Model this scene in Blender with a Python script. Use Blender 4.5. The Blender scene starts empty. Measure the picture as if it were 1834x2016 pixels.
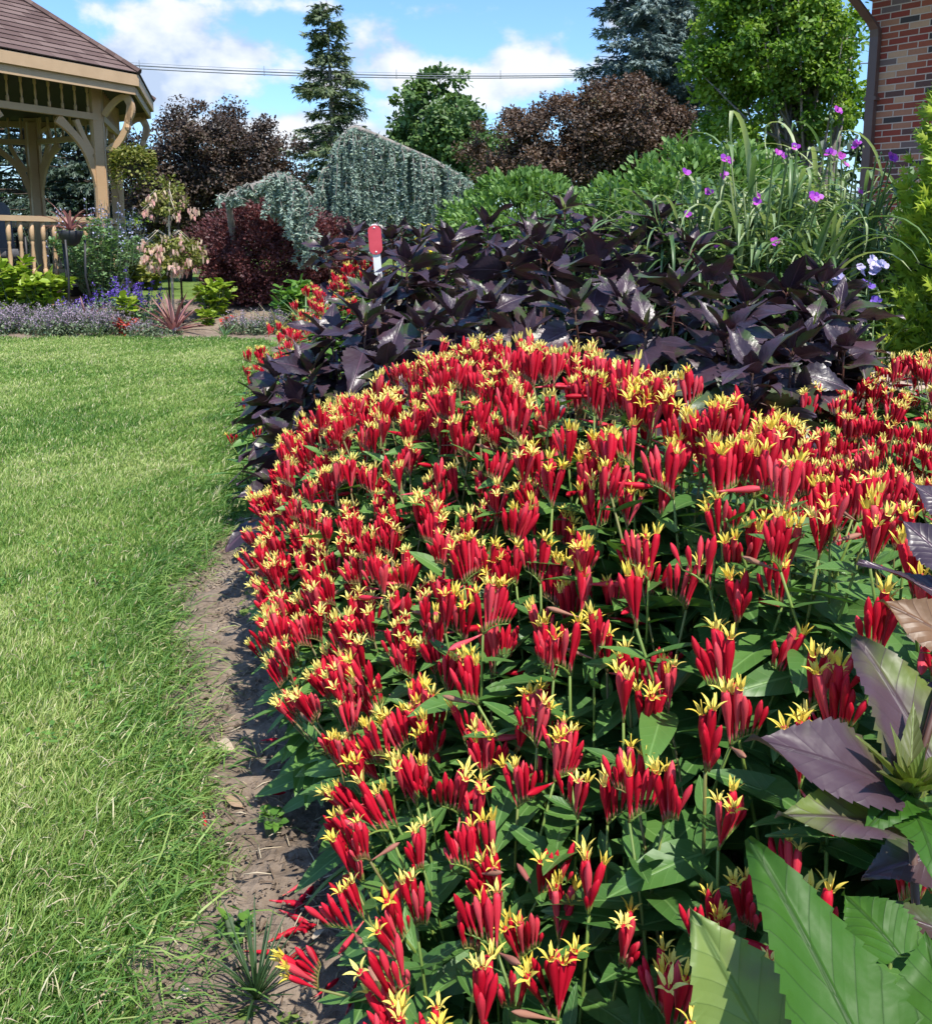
import bpy, math, random
import numpy as np
from mathutils import Matrix, Vector, Quaternion

# ------------------------------------------------------------------ camera, sky, sun, exposure
SC = bpy.context.scene
COL = SC.collection
F_PX, CX, CY, W_PX, H_PX = 934.0, 465.5, 403.0, 931.0, 1024.0
PITCH = math.atan((CY - 243.0) / F_PX)
CAM_H = 1.0
cam_d = bpy.data.cameras.new("camera")
cam = bpy.data.objects.new("camera", cam_d)
COL.objects.link(cam)
cam.location = (0, 0, CAM_H)
cam.rotation_euler = (math.pi / 2 - PITCH, 0, 0)
cam_d.sensor_fit = 'HORIZONTAL'
cam_d.sensor_width = 36.0
cam_d.lens = 36.0 * F_PX / W_PX
cam_d.shift_y = -(H_PX / 2 - CY) / W_PX
cam_d.clip_start = 0.02
cam_d.clip_end = 3000
SC.camera = cam

SUN_TO = Vector((0.32, -0.52, 1.08)).normalized()
sun_d = bpy.data.lights.new("sun", 'SUN')
sun_d.energy = 3.8
sun_d.angle = math.radians(0.5)
sun_d.color = (1.0, 0.95, 0.86)
sun = bpy.data.objects.new("sun", sun_d)
sun.rotation_euler = SUN_TO.to_track_quat('Z', 'Y').to_euler()
sun.location = (20, -12, 30)
COL.objects.link(sun)

SC.view_settings.view_transform = 'Standard'
SC.view_settings.look = 'None'
SC.view_settings.exposure = 0.90
SC.view_settings.gamma = 1.0
SC.cycles.use_denoising = True
SC.cycles.max_bounces = 7
SC.cycles.diffuse_bounces = 3
SC.cycles.glossy_bounces = 2
SC.cycles.transmission_bounces = 4
SC.cycles.transparent_max_bounces = 4
SC.cycles.sample_clamp_indirect = 6.0
SC.cycles.use_adaptive_sampling = True
SC.cycles.adaptive_threshold = 0.02


class NT:
    """small helper round a node tree"""
    def __init__(self, tree):
        self.t = tree
        tree.nodes.clear()

    def n(self, kind, **kw):
        nd = self.t.nodes.new(kind)
        for k, v in kw.items():
            setattr(nd, k, v)
        return nd

    def l(self, a, b):
        self.t.links.new(a, b)

    def math(self, op, a, b=None, c=None):
        nd = self.n('ShaderNodeMath', operation=op)
        for i, x in enumerate((a, b, c)):
            if x is None:
                continue
            if isinstance(x, (int, float)):
                nd.inputs[i].default_value = x
            else:
                self.l(x, nd.inputs[i])
        return nd.outputs[0]

    def mixc(self, f, a, b, mode='MIX'):
        nd = self.n('ShaderNodeMix', data_type='RGBA', blend_type=mode)
        for s, x in ((nd.inputs['Factor'], f), (nd.inputs['A'], a), (nd.inputs['B'], b)):
            if s.type == 'RGBA' and isinstance(x, tuple):
                s.default_value = (*x[:3], 1)
            elif isinstance(x, (int, float)):
                s.default_value = x
            else:
                self.l(x, s)
        # the socket lookup by name picks the float ones first: bind the colour ones by index
        return nd

    def mix(self, f, a, b, mode='MIX'):
        nd = self.n('ShaderNodeMix', data_type='RGBA', blend_type=mode)
        def put(sock, x):
            if isinstance(x, tuple):
                sock.default_value = (*x[:3], 1)
            elif isinstance(x, (int, float)):
                sock.default_value = x
            else:
                self.l(x, sock)
        put(nd.inputs[0], f)
        put(nd.inputs[6], a)
        put(nd.inputs[7], b)
        return nd.outputs[2]

    def ramp(self, f, stops, interp='LINEAR'):
        nd = self.n('ShaderNodeValToRGB')
        cr = nd.color_ramp
        cr.interpolation = interp
        while len(cr.elements) < len(stops):
            cr.elements.new(0.5)
        for e, (p, c) in zip(cr.elements, stops):
            e.position = p
            e.color = (*c[:3], 1) if isinstance(c, tuple) else (c, c, c, 1)
        self.l(f, nd.inputs[0])
        return nd.outputs[0]

    def noise(self, vec, scale, detail=4.0, rough=0.55, out=0):
        nd = self.n('ShaderNodeTexNoise')
        nd.inputs['Scale'].default_value = scale
        nd.inputs['Detail'].default_value = detail
        nd.inputs['Roughness'].default_value = rough
        if vec is not None:
            self.l(vec, nd.inputs['Vector'])
        return nd.outputs[out]

    def bump(self, h, strength=0.3, dist=0.01):
        nd = self.n('ShaderNodeBump')
        nd.inputs['Strength'].default_value = strength
        nd.inputs['Distance'].default_value = dist
        self.l(h, nd.inputs['Height'])
        return nd.outputs[0]


def px_dir(xd, yd):
    """direction of the sight line through a point of the photograph (1834-wide coordinates)"""
    k = W_PX / 1834.0
    dx = (xd * k - CX) / F_PX
    dy = -(yd * k - CY) / F_PX
    c, s = math.cos(PITCH), math.sin(PITCH)
    return (dx, c + dy * s, -s + dy * c)


def at(xd, yd, Y):
    d = px_dir(xd, yd)
    t = Y / d[1]
    return Vector((d[0] * t, Y, CAM_H + d[2] * t))


def azel(xd, yd):
    d = Vector(px_dir(xd, yd)).normalized()
    return math.atan2(d.x, d.y), math.asin(d.z)


def make_world():
    w = bpy.data.worlds.new("World")
    SC.world = w
    w.use_nodes = True
    q = NT(w.node_tree)
    out = q.n('ShaderNodeOutputWorld')
    bg = q.n('ShaderNodeBackground')
    bg.inputs['Strength'].default_value = 0.15
    q.l(bg.outputs[0], out.inputs[0])
    sky = q.n('ShaderNodeTexSky', sky_type='NISHITA')
    sky.sun_disc = False
    sky.sun_elevation = math.asin(SUN_TO.z)
    sky.sun_rotation = math.atan2(SUN_TO.x, SUN_TO.y)
    sky.altitude = 100
    sky.air_density = 1.0
    sky.dust_density = 0.6
    sky.ozone_density = 2.5
    tc = q.n('ShaderNodeTexCoord')
    sep = q.n('ShaderNodeSeparateXYZ')
    q.l(tc.outputs['Generated'], sep.inputs[0])
    az = q.math('ARCTAN2', sep.outputs[0], sep.outputs[1])
    el = q.math('ARCSINE', sep.outputs[2])
    comb = q.n('ShaderNodeCombineXYZ')
    q.l(az, comb.inputs[0])
    q.l(q.math('MULTIPLY', el, 1.5), comb.inputs[1])
    comb.inputs[2].default_value = 3.7
    n1 = q.noise(comb.outputs[0], 9.0, 8.0, 0.55)
    n2 = q.noise(comb.outputs[0], 2.0, 3.0, 0.5)
    dens = q.math('ADD', q.math('MULTIPLY', q.math('SUBTRACT', n1, 0.5), 2.3),
                  q.math('MULTIPLY', q.math('SUBTRACT', n2, 0.5), 0.6))
    # cumulus heaps standing over the garden, in compass direction and height above the horizon
    heaps = [((400, 112), 0.085, 0.032, 0.62), ((300, 160), 0.07, 0.028, 0.42), ((500, 92), 0.035, 0.018, 0.30),
             ((770, 85), 0.070, 0.042, 0.66), ((650, 150), 0.075, 0.035, 0.50), ((850, 140), 0.05, 0.025, 0.30),
             ((1060, 95), 0.060, 0.036, 0.66), ((1000, 160), 0.10, 0.022, 0.40), ((690, 260), 0.16, 0.030, 0.55),
             ((520, 240), 0.10, 0.026, 0.42), ((330, 18), 0.10, 0.014, 0.40), ((560, 8), 0.07, 0.010, 0.30),
             ((1215, 60), 0.03, 0.05, 0.40), ((60, 150), 0.15, 0.05, 0.35), ((885, 25), 0.020, 0.016, 0.30)]
    tot = None
    for (xy, sx, sy, amp) in heaps:
        a0, e0 = azel(*xy)
        u = q.math('DIVIDE', q.math('SUBTRACT', az, a0), sx)
        v = q.math('DIVIDE', q.math('SUBTRACT', el, e0), sy)
        r2 = q.math('ADD', q.math('MULTIPLY', u, u), q.math('MULTIPLY', v, v))
        g = q.math('MULTIPLY', q.math('EXPONENT', q.math('MULTIPLY', r2, -1.0)), amp)
        tot = g if tot is None else q.math('ADD', tot, g)
    # everywhere else a scatter of fair-weather cloud
    tot = q.math('ADD', tot, q.math('MULTIPLY', q.math('GREATER_THAN', q.math('ABSOLUTE', az), 0.75), 0.22))
    d = q.math('ADD', dens, tot)
    cov = q.n('ShaderNodeMapRange', interpolation_type='SMOOTHSTEP')
    q.l(d, cov.inputs[0])
    cov.inputs[1].default_value = 0.36
    cov.inputs[2].default_value = 0.70
    # bright crowns and grey-blue undersides: compare the cloud with itself a little higher up
    up = q.n('ShaderNodeVectorMath', operation='ADD')
    q.l(comb.outputs[0], up.inputs[0])
    up.inputs[1].default_value = (0.012, 0.040, 0.0)
    n3 = q.noise(up.outputs[0], 9.0, 5.0, 0.5)
    sh = q.math('ADD', 0.52, q.math('MULTIPLY', q.math('SUBTRACT', n1, n3), 2.6))
    body = q.ramp(sh, [(0.25, (2.1, 2.5, 3.25)), (0.5, (3.0, 3.25, 3.75)), (0.75, (3.75, 3.82, 4.0))])
    hz = q.n('ShaderNodeMapRange')
    q.l(el, hz.inputs[0])
    hz.inputs[1].default_value = 0.0
    hz.inputs[2].default_value = 0.13
    hz.inputs[3].default_value = 0.6
    hz.inputs[4].default_value = 0.0
    deep = q.mix(1.0, sky.outputs[0], (0.58, 0.75, 0.92), 'MULTIPLY')
    base = q.mix(hz.outputs[0], deep, (2.5, 3.0, 3.75))
    c = q.mix(q.math('MULTIPLY', cov.outputs[0], 0.92), base, body)
    q.l(c, bg.inputs[0])


make_world()

# ------------------------------------------------------------------ mesh helpers
RNG = np.random.default_rng(7)


class MB:
    """collects vertices and faces and links them as one mesh object"""
    def __init__(self):
        self.V, self.L, self.S, self.T, self.U, self.M, self.n = [], [], [], [], [], [], 0

    def add(self, V, faces, tint=None, uv=None, mi=0):
        V = np.asarray(V, dtype=np.float32).reshape(-1, 3)
        if isinstance(faces, np.ndarray):
            lo = faces.reshape(-1)
            si = np.full(len(faces), faces.shape[1], dtype=np.int32)
        else:
            lo = np.fromiter((i for f in faces for i in f), dtype=np.int64)
            si = np.fromiter((len(f) for f in faces), dtype=np.int32)
        self.V.append(V)
        self.L.append(lo + self.n)
        self.S.append(si)
        self.M.append(np.full(len(si), mi, dtype=np.int32))
        if tint is None:
            tint = np.full(len(V), 0.5, dtype=np.float32)
        elif np.isscalar(tint):
            tint = np.full(len(V), tint, dtype=np.float32)
        self.T.append(np.asarray(tint, dtype=np.float32))
        self.U.append(np.zeros((len(V), 2), np.float32) if uv is None else np.asarray(uv, np.float32))
        self.n += len(V)
        return self

    def mesh(self, name, mats, smooth=True):
        V = np.concatenate(self.V)
        L = np.concatenate(self.L).astype(np.int32)
        S = np.concatenate(self.S)
        me = bpy.data.meshes.new(name)
        me.vertices.add(len(V))
        me.vertices.foreach_set('co', V.reshape(-1))
        me.loops.add(len(L))
        me.loops.foreach_set('vertex_index', L)
        me.polygons.add(len(S))
        st = np.zeros(len(S), np.int32)
        st[1:] = np.cumsum(S)[:-1]
        me.polygons.foreach_set('loop_start', st)
        me.polygons.foreach_set('loop_total', S)
        me.polygons.foreach_set('use_smooth', np.full(len(S), smooth, dtype=bool))
        me.polygons.foreach_set('material_index', np.concatenate(self.M))
        at_ = me.attributes.new('tint', 'FLOAT', 'POINT')
        at_.data.foreach_set('value', np.concatenate(self.T))
        uvl = me.uv_layers.new(name='UVMap')
        uvl.data.foreach_set('uv', np.concatenate(self.U)[L].reshape(-1))
        for m in (mats if isinstance(mats, (list, tuple)) else [mats]):
            me.materials.append(m)
        me.update(calc_edges=True)
        me.validate()
        return me

    def build(self, name, mats, parent=None, smooth=True):
        return link(name, self.mesh(name, mats, smooth), parent)


def link(name, data, parent=None):
    o = bpy.data.objects.new(name, data)
    COL.objects.link(o)
    if parent is not None:
        o.parent = parent
    return o


def tag(o, label=None, cat=None, group=None, kind=None):
    if label: o['label'] = label
    if cat: o['category'] = cat
    if group: o['group'] = group
    if kind: o['kind'] = kind
    return o


def thing(name, loc, label, cat, group=None, rz=0.0):
    o = link(name, None)
    o.empty_display_size = 0.1
    o.location = loc
    o.rotation_euler = (0, 0, rz)
    return tag(o, label, cat, group)


def unit(v):
    v = np.asarray(v, float)
    return v / np.maximum(np.linalg.norm(v, axis=-1, keepdims=True), 1e-9)


def tube(mb, pts, rad, sides=6, tint=None, cap=True, mi=0):
    P = np.asarray(pts, float)
    n = len(P)
    R = np.full(n, rad, float) if np.isscalar(rad) else np.asarray(rad, float)
    T = np.zeros_like(P)
    T[1:-1] = P[2:] - P[:-2]
    T[0] = P[1] - P[0]
    T[-1] = P[-1] - P[-2]
    T = unit(T)
    ref = np.array([0, 0, 1.0]) if abs(T[0][2]) < 0.9 else np.array([1.0, 0, 0])
    V = []
    b = unit(np.cross(ref, T[0]))
    ang = np.linspace(0, 2 * np.pi, sides, endpoint=False)
    acc = 0.0
    UV = []
    for i in range(n):
        b = unit(b - T[i] * np.dot(b, T[i]))
        c = np.cross(T[i], b)
        V.append(P[i] + R[i] * (np.cos(ang)[:, None] * b + np.sin(ang)[:, None] * c))
        if i: acc += np.linalg.norm(P[i] - P[i - 1])
        UV += [(k / sides, acc) for k in range(sides)]
    V = np.concatenate(V)
    fs = []
    for i in range(n - 1):
        for k in range(sides):
            k2 = (k + 1) % sides
            fs.append((i * sides + k, i * sides + k2, (i + 1) * sides + k2, (i + 1) * sides + k))
    if cap:
        fs.append(tuple(range(sides - 1, -1, -1)))
        fs.append(tuple((n - 1) * sides + k for k in range(sides)))
    mb.add(V, fs, tint, UV, mi)


def lathe(mb, prof, seg=10, M=None, tint=None, mi=0, ridge=0.0, nr=5):
    """prof: (z, r) pairs round the z axis"""
    V, UV = [], []
    ang = np.linspace(0, 2 * np.pi, seg, endpoint=False)
    for z, r in prof:
        rr = r * (1 + ridge * np.cos(nr * ang))
        V.append(np.stack([rr * np.cos(ang), rr * np.sin(ang), np.full(seg, z)], 1))
        UV += [(k / seg, (z - prof[0][0]) / max(1e-6, prof[-1][0] - prof[0][0])) for k in range(seg)]
    V = np.concatenate(V)
    fs = []
    for i in range(len(prof) - 1):
        for k in range(seg):
            k2 = (k + 1) % seg
            fs.append((i * seg + k, i * seg + k2, (i + 1) * seg + k2, (i + 1) * seg + k))
    fs.append(tuple(range(seg - 1, -1, -1)))
    fs.append(tuple((len(prof) - 1) * seg + k for k in range(seg)))
    if M is not None:
        M = np.array(M)
        V = V @ M[:3, :3].T + M[:3, 3]
    mb.add(V, fs, tint, UV, mi)


def box(mb, c, size, rz=0.0, tint=None, mi=0, bev=0.0):
    """box centred on c; with bev its long edges are chamfered"""
    sx, sy, sz = [s / 2 for s in size]
    if bev > 0:
        b = min(bev, sx * .45, sy * .45, sz * .45)
        V, fs = [], []
        ring = lambda x, y, z, b: [(x - b, -y, z), (x, -y + b, z), (x, y - b, z), (x - b, y, z), (-x + b, y, z), (-x, y - b, z), (-x, -y + b, z), (-x + b, -y, z)]
        V += ring(sx - b, sy - b, -sz, b * .6) + ring(sx, sy, -sz + b, b) + ring(sx, sy, sz - b, b) + ring(sx - b, sy - b, sz, b * .6)
        for r in range(3):
            for k in range(8):
                k2 = (k + 1) % 8
                fs.append((r * 8 + k, r * 8 + k2, r * 8 + 8 + k2, r * 8 + 8 + k))
        fs.append(tuple(range(7, -1, -1)))
        fs.append(tuple(range(24, 32)))
    else:
        V = [(x, y, z) for z in (-sz, sz) for (x, y) in ((-sx, -sy), (sx, -sy), (sx, sy), (-sx, sy))]
        fs = [(3, 2, 1, 0), (4, 5, 6, 7), (0, 1, 5, 4), (1, 2, 6, 5), (2, 3, 7, 6), (3, 0, 4, 7)]
    V = np.array(V, float)
    c_, s_ = math.cos(rz), math.sin(rz)
    V = np.stack([V[:, 0] * c_ - V[:, 1] * s_, V[:, 0] * s_ + V[:, 1] * c_, V[:, 2]], 1) + np.asarray(c, float)
    mb.add(V, fs, tint, None, mi)


def frame_of(A, N):
    """rotation matrix with x along A and z near N"""
    A = Vector(A).normalized()
    N = Vector(N)
    B = N.cross(A)
    if B.length < 1e-5:
        B = Vector((0, 1, 0)).cross(A)
        if B.length < 1e-5: B = Vector((1, 0, 0)).cross(A)
    B.normalize()
    N = A.cross(B)
    return Matrix((A, B, N)).transposed()


def mat_of(loc, A, N, s=1.0):
    R = frame_of(A, N)
    return Matrix.Translation(Vector(loc)) @ R.to_4x4() @ Matrix.Scale(s, 4)


# leaf shapes for scattering: x along the leaf 0..1, y across -.5..5, z off its plane
T_DIA = (np.array([(0, 0, 0), (.45, -.5, .06), (1, 0, -.04), (.45, .5, .06)]), np.array([(0, 1, 2, 3)]))
T_OVAL = (np.array([(0, 0, 0), (.3, -.42, .05), (.72, -.4, .04), (1, 0, -.06), (.72, .4, .04), (.3, .42, .05)]),
          np.array([(0, 1, 2, 3), (0, 3, 4, 5)]))
T_NEEDLE = (np.array([(0, -.5, 0), (0, .5, 0), (.6, .4, .03), (1, 0, 0), (.6, -.4, .03)]), [(0, 1, 2, 3, 4)])
T_SPRAY = (np.array([(0, 0, 0), (.35, -.5, -.05), (.3, -.1, .03), (.75, -.4, -.08), (.6, -.06, .02), (1, 0, -.1),
                     (.6, .06, .02), (.75, .4, -.08), (.3, .1, .03), (.35, .5, -.05)]),
           [(0, 1, 2), (2, 3, 4), (4, 5, 6), (6, 7, 8), (8, 9, 0), (0, 2, 4, 6, 8)])
T_STRAP = (np.array([(0, -.35, 0), (0, .35, 0), (.35, .5, .22), (.35, -.5, .22), (.7, .38, .2), (.7, -.38, .2), (1, 0, -.06)]),
           [(0, 1, 2, 3), (3, 2, 4, 5), (5, 4, 6)])
T_PETAL = (np.array([(0, 0, 0), (.5, -.5, .15), (1, -.25, .1), (1, .25, .1), (.5, .5, .15)]), [(0, 1, 2, 3, 4)])


def scatter(mb, tpl, P, A, N, L, W, tint=None, mi=0):
    TV, TF = tpl
    P = np.asarray(P, float)
    n = len(P)
    if n == 0: return
    A = unit(A)
    B = np.cross(N, A)
    B = unit(B)
    N = np.cross(A, B)
    L = np.broadcast_to(np.asarray(L, float), (n,))[:, None, None]
    W = np.broadcast_to(np.asarray(W, float), (n,))[:, None, None]
    V = (P[:, None, :] + L * TV[None, :, 0, None] * A[:, None, :] + W * TV[None, :, 1, None] * B[:, None, :]
         + L * TV[None, :, 2, None] * N[:, None, :])
    k = len(TV)
    off = (np.arange(n) * k)[:, None]
    if tint is None: tint = RNG.random(n)
    tint = np.repeat(np.broadcast_to(np.asarray(tint, float), (n,)), k)
    uv = np.tile(np.stack([TV[:, 1] + .5, TV[:, 0]], 1), (n, 1))
    V = V.reshape(-1, 3)
    by = {}
    for f in (TF if not isinstance(TF, np.ndarray) else TF.tolist()):
        by.setdefault(len(f), []).append(f)
    first = True
    n0 = mb.n
    for sz, fl in by.items():
        F = np.concatenate([(off + np.array(f)[None, :]) for f in fl])
        if first:
            mb.add(V, F, tint, uv, mi)
            first = False
        else:
            mb.L.append((F + n0).reshape(-1))
            mb.S.append(np.full(len(F), sz, np.int32))
            mb.M.append(np.full(len(F), mi, np.int32))


def rand_dir(n):
    v = RNG.normal(size=(n, 3))
    return unit(v)


# ------------------------------------------------------------------ materials
def leaf_mat(name, stops, rough=0.5, trans=0.3, src='tint', spec=0.4, bump=None, noise_amt=0.0, tcol=(1.1, 1.2, 0.6)):
    m = bpy.data.materials.new(name)
    m.use_nodes = True
    q = NT(m.node_tree)
    out = q.n('ShaderNodeOutputMaterial')
    if src == 'tint':
        a = q.n('ShaderNodeAttribute', attribute_name='tint').outputs['Fac']
    else:
        a = q.n('ShaderNodeObjectInfo').outputs['Random']
    if noise_amt:
        tc = q.n('ShaderNodeTexCoord')
        nz = q.noise(tc.outputs['Object'], 9.0, 3.0)
        a = q.math('ADD', a, q.math('MULTIPLY', q.math('SUBTRACT', nz, .5), noise_amt))
    c = q.ramp(a, stops)
    p = q.n('ShaderNodeBsdfPrincipled')
    q.l(c, p.inputs['Base Color'])
    p.inputs['Roughness'].default_value = rough
    p.inputs['Specular IOR Level'].default_value = spec
    tr = q.n('ShaderNodeBsdfTranslucent')
    q.l(q.mix(1.0, c, tcol, 'MULTIPLY'), tr.inputs[0])
    mx = q.n('ShaderNodeMixShader')
    mx.inputs[0].default_value = trans
    q.l(p.outputs[0], mx.inputs[1])
    q.l(tr.outputs[0], mx.inputs[2])
    q.l(mx.outputs[0], out.inputs[0])
    return m


def veined_mat(name, stops, vein, blotch=None, rough=0.42, trans=0.22, spec=0.5, nveins=9.0, slant=0.55, vein_w=0.10, bumpd=0.003, tcol=(1.1, 1.25, .5), quilt=0.5, vein_amt=.6, wrinkle=0.0):
    """a leaf with midrib and side veins laid out in the leaf's own UV"""
    m = bpy.data.materials.new(name)
    m.use_nodes = True
    q = NT(m.node_tree)
    out = q.n('ShaderNodeOutputMaterial')
    uv = q.n('ShaderNodeUVMap')
    sep = q.n('ShaderNodeSeparateXYZ')
    q.l(uv.outputs[0], sep.inputs[0])
    u, v = sep.outputs[0], sep.outputs[1]
    au = q.math('ABSOLUTE', q.math('SUBTRACT', u, 0.5))
    ph = q.math('MULTIPLY', q.math('SUBTRACT', v, q.math('MULTIPLY', q.math('POWER', au, 0.85), slant)), nveins)
    fr = q.math('ABSOLUTE', q.math('SUBTRACT', q.math('FRACT', ph), 0.5))       # 0 on a vein
    side = q.n('ShaderNodeMapRange', interpolation_type='SMOOTHSTEP')
    q.l(fr, side.inputs[0])
    side.inputs[1].default_value = 0.0
    side.inputs[2].default_value = vein_w * .6
    side.inputs[3].default_value = 1.0
    side.inputs[4].default_value = 0.0
    mid = q.n('ShaderNodeMapRange', interpolation_type='SMOOTHSTEP')
    q.l(au, mid.inputs[0])
    mid.inputs[1].default_value = 0.008
    mid.inputs[2].default_value = 0.03
    mid.inputs[3].default_value = 1.0
    mid.inputs[4].default_value = 0.0
    veins = q.math('MAXIMUM', q.math('MULTIPLY', side.outputs[0], vein_amt), mid.outputs[0])
    oi = q.n('ShaderNodeObjectInfo')
    at_ = q.n('ShaderNodeAttribute', attribute_name='tint')
    a = q.math('ADD', q.math('MULTIPLY', oi.outputs['Random'], 0.75), q.math('MULTIPLY', at_.outputs['Fac'], 0.25))
    c = q.ramp(a, stops)
    tc = q.n('ShaderNodeTexCoord')
    nz = q.noise(tc.outputs['Object'], 28.0, 4.0)
    c = q.mix(q.math('MULTIPLY', nz, 0.5), c, q.mix(1.0, c, (0.62, 0.68, 0.6), 'MULTIPLY'))
    if blotch:
        bl = q.n('ShaderNodeMapRange', interpolation_type='SMOOTHSTEP')
        q.l(q.math('ADD', q.noise(tc.outputs['Object'], 11.0, 3.0), q.math('MULTIPLY', q.math('SUBTRACT', oi.outputs['Random'], .5), .35)), bl.inputs[0])
        bl.inputs[1].default_value = blotch[1]
        bl.inputs[2].default_value = blotch[1] + .2
        c = q.mix(bl.outputs[0], c, blotch[0])
    c = q.mix(q.math('MULTIPLY', veins, 0.75), c, vein)
    p = q.n('ShaderNodeBsdfPrincipled')
    q.l(c, p.inputs['Base Color'])
    p.inputs['Specular IOR Level'].default_value = spec
    rr = q.math('ADD', q.math('MULTIPLY', nz, 0.25), rough - 0.12)
    q.l(rr, p.inputs['Roughness'])
    h = q.math('SUBTRACT', q.math('MULTIPLY', q.math('POWER', q.math('MULTIPLY', fr, 2.0), .5), quilt), q.math('MULTIPLY', mid.outputs[0], 0.8))
    h = q.math('ADD', h, q.math('MULTIPLY', q.noise(tc.outputs['Object'], 70.0, 2.0), 0.5))
    if wrinkle:
        h = q.math('ADD', h, q.math('MULTIPLY', q.noise(tc.outputs['Object'], 38.0, 2.0), wrinkle))
    q.l(q.bump(h, 0.5, bumpd * .45), p.inputs['Normal'])
    tr = q.n('ShaderNodeBsdfTranslucent')
    q.l(q.mix(1.0, c, tcol, 'MULTIPLY'), tr.inputs[0])
    mx = q.n('ShaderNodeMixShader')
    mx.inputs[0].default_value = trans
    q.l(p.outputs[0], mx.inputs[1])
    q.l(tr.outputs[0], mx.inputs[2])
    q.l(mx.outputs[0], out.inputs[0])
    return m


def plain_mat(name, c1, c2=None, scale=6.0, rough=0.6, bump=0.0, spec=0.4, metal=0.0, stretch=None, bdist=.01):
    m = bpy.data.materials.new(name)
    m.use_nodes = True
    q = NT(m.node_tree)
    out = q.n('ShaderNodeOutputMaterial')
    p = q.n('ShaderNodeBsdfPrincipled')
    q.l(p.outputs[0], out.inputs[0])
    tc = q.n('ShaderNodeTexCoord')
    vec = tc.outputs['Object']
    if stretch:
        mp = q.n('ShaderNodeMapping')
        mp.inputs['Scale'].default_value = stretch
        q.l(vec, mp.inputs[0])
        vec = mp.outputs[0]
    nz = q.noise(vec, scale, 5.0, 0.6)
    q.l(q.ramp(nz, [(0.3, c1), (0.7, c2 or tuple(x * .8 for x in c1))]), p.inputs['Base Color'])
    p.inputs['Roughness'].default_value = rough
    p.inputs['Specular IOR Level'].default_value = spec
    p.inputs['Metallic'].default_value = metal
    if bump:
        q.l(q.bump(nz, bump, bdist), p.inputs['Normal'])
    return m


M = {}
M['bark'] = plain_mat('bark', (.10, .075, .055), (.05, .037, .028), 14, .9, .6, .2)
M['grey_bark'] = plain_mat('grey_bark', (.30, .27, .24), (.17, .15, .135), 14, .9, .5, .2)
M['dark_bark'] = plain_mat('dark_bark', (.05, .038, .033), (.028, .02, .018), 14, .9, .5, .2)
M['pale_bark'] = plain_mat('pale_bark', (.50, .43, .34), (.36, .30, .23), 14, .85, .3, .2)
M['white'] = plain_mat('white_paint', (.78, .77, .74), (.66, .65, .62), 9, .5)
M['tan'] = plain_mat('tan_paint', (.50, .325, .185), (.44, .285, .16), 5, .55, .15, .35, 0, (3, 3, 30), .003)
M['trim'] = plain_mat('light_tan_trim', (.49, .335, .20), (.43, .29, .17), 5, .55, .15, .35)
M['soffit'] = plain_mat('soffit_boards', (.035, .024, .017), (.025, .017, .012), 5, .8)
M['black'] = plain_mat('black_plastic', (.018, .018, .02), (.03, .03, .033), 8, .5)
M['cushion'] = plain_mat('grey_cushion', (.10, .10, .11), (.07, .07, .078), 30, .9)
M['metal_brown'] = plain_mat('brown_metal', (.115, .068, .058), (.095, .055, .048), 6, .42, 0, .5)
M['red_sign'] = plain_mat('red_reflector', (.62, .075, .10), (.52, .055, .075), 25, .45)
M['stone'] = plain_mat('limestone', (.50, .40, .34), (.33, .26, .225), 16, .9, .7, .2, 0, None, .02)
M['wire'] = plain_mat('wire', (.16, .17, .19), (.12, .13, .15), 3, .6)

# ------------------------------------------------------------------ the lie of the land
SOIL_Y = np.array([-2, .3, 1.1, 1.5, 1.84, 2.2, 2.46, 3.0, 3.6, 4.4, 5.0, 6.5, 8.2, 9.4, 9.9, 30])
SOIL_X = np.array([-.28, -.32, -.39, -.47, -.57, -.72, -.82, -.83, -.87, -1.05, -1.12, -1.5, -1.75, -1.95, -2.1, -3.2])


def xl(y):
    return np.interp(y, SOIL_Y, SOIL_X)


def sstep(a, b, x):
    t = np.clip((np.asarray(x, float) - a) / (b - a), 0, 1)
    return t * t * (3 - 2 * t)


def yfar(x):
    return 9.85 + .12 * np.sin(x * 1.3) - .03 * (np.asarray(x) + 2)


def bed_in(x, y):
    """metres inside the planting beds (negative: lawn)"""
    wob = .035 * np.sin(y * 7.3) + .03 * np.sin(y * 17 + 1.0) + .02 * np.sin(y * 41 + x * 5)
    wob2 = .05 * np.sin(x * 5.1) + .03 * np.sin(x * 13)
    return np.maximum(x - xl(y) + wob, y - yfar(x) + wob2)


def canopy(x, y):
    """height of the flower tops over the near bed"""
    p = .34 + 1.36 * (x - .05) + .70 * (y - 1.1)
    t = np.clip((p - .20) / (.92 - .20), 0, 1)
    return .31 + (.80 - .31) * (t * t * (3 - 2 * t) * .5 + t * .5)


def ground_z(x, y):
    x = np.asarray(x, float)
    y = np.asarray(y, float)
    m1 = np.clip(canopy(x, y) - .40, 0, .42)
    e = x - xl(y)
    m2 = .38 * sstep(.0, 1.0, e)
    k = sstep(1.9, 2.7, y)
    near = np.where(e > -.05, m1 * (1 - k) + m2 * k, 0)
    # the patch on the right lies lower, behind the first mound
    dip = sstep(.45, .7, x) * sstep(1.35, 1.7, y) * (1 - sstep(2.7, 3.1, y))
    near = near * (1 - dip) + .10 * dip
    far = .25 * sstep(9.9, 12.5, y)
    f = sstep(6.5, 10.5, y)
    return near * (1 - f) + far * f


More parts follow.
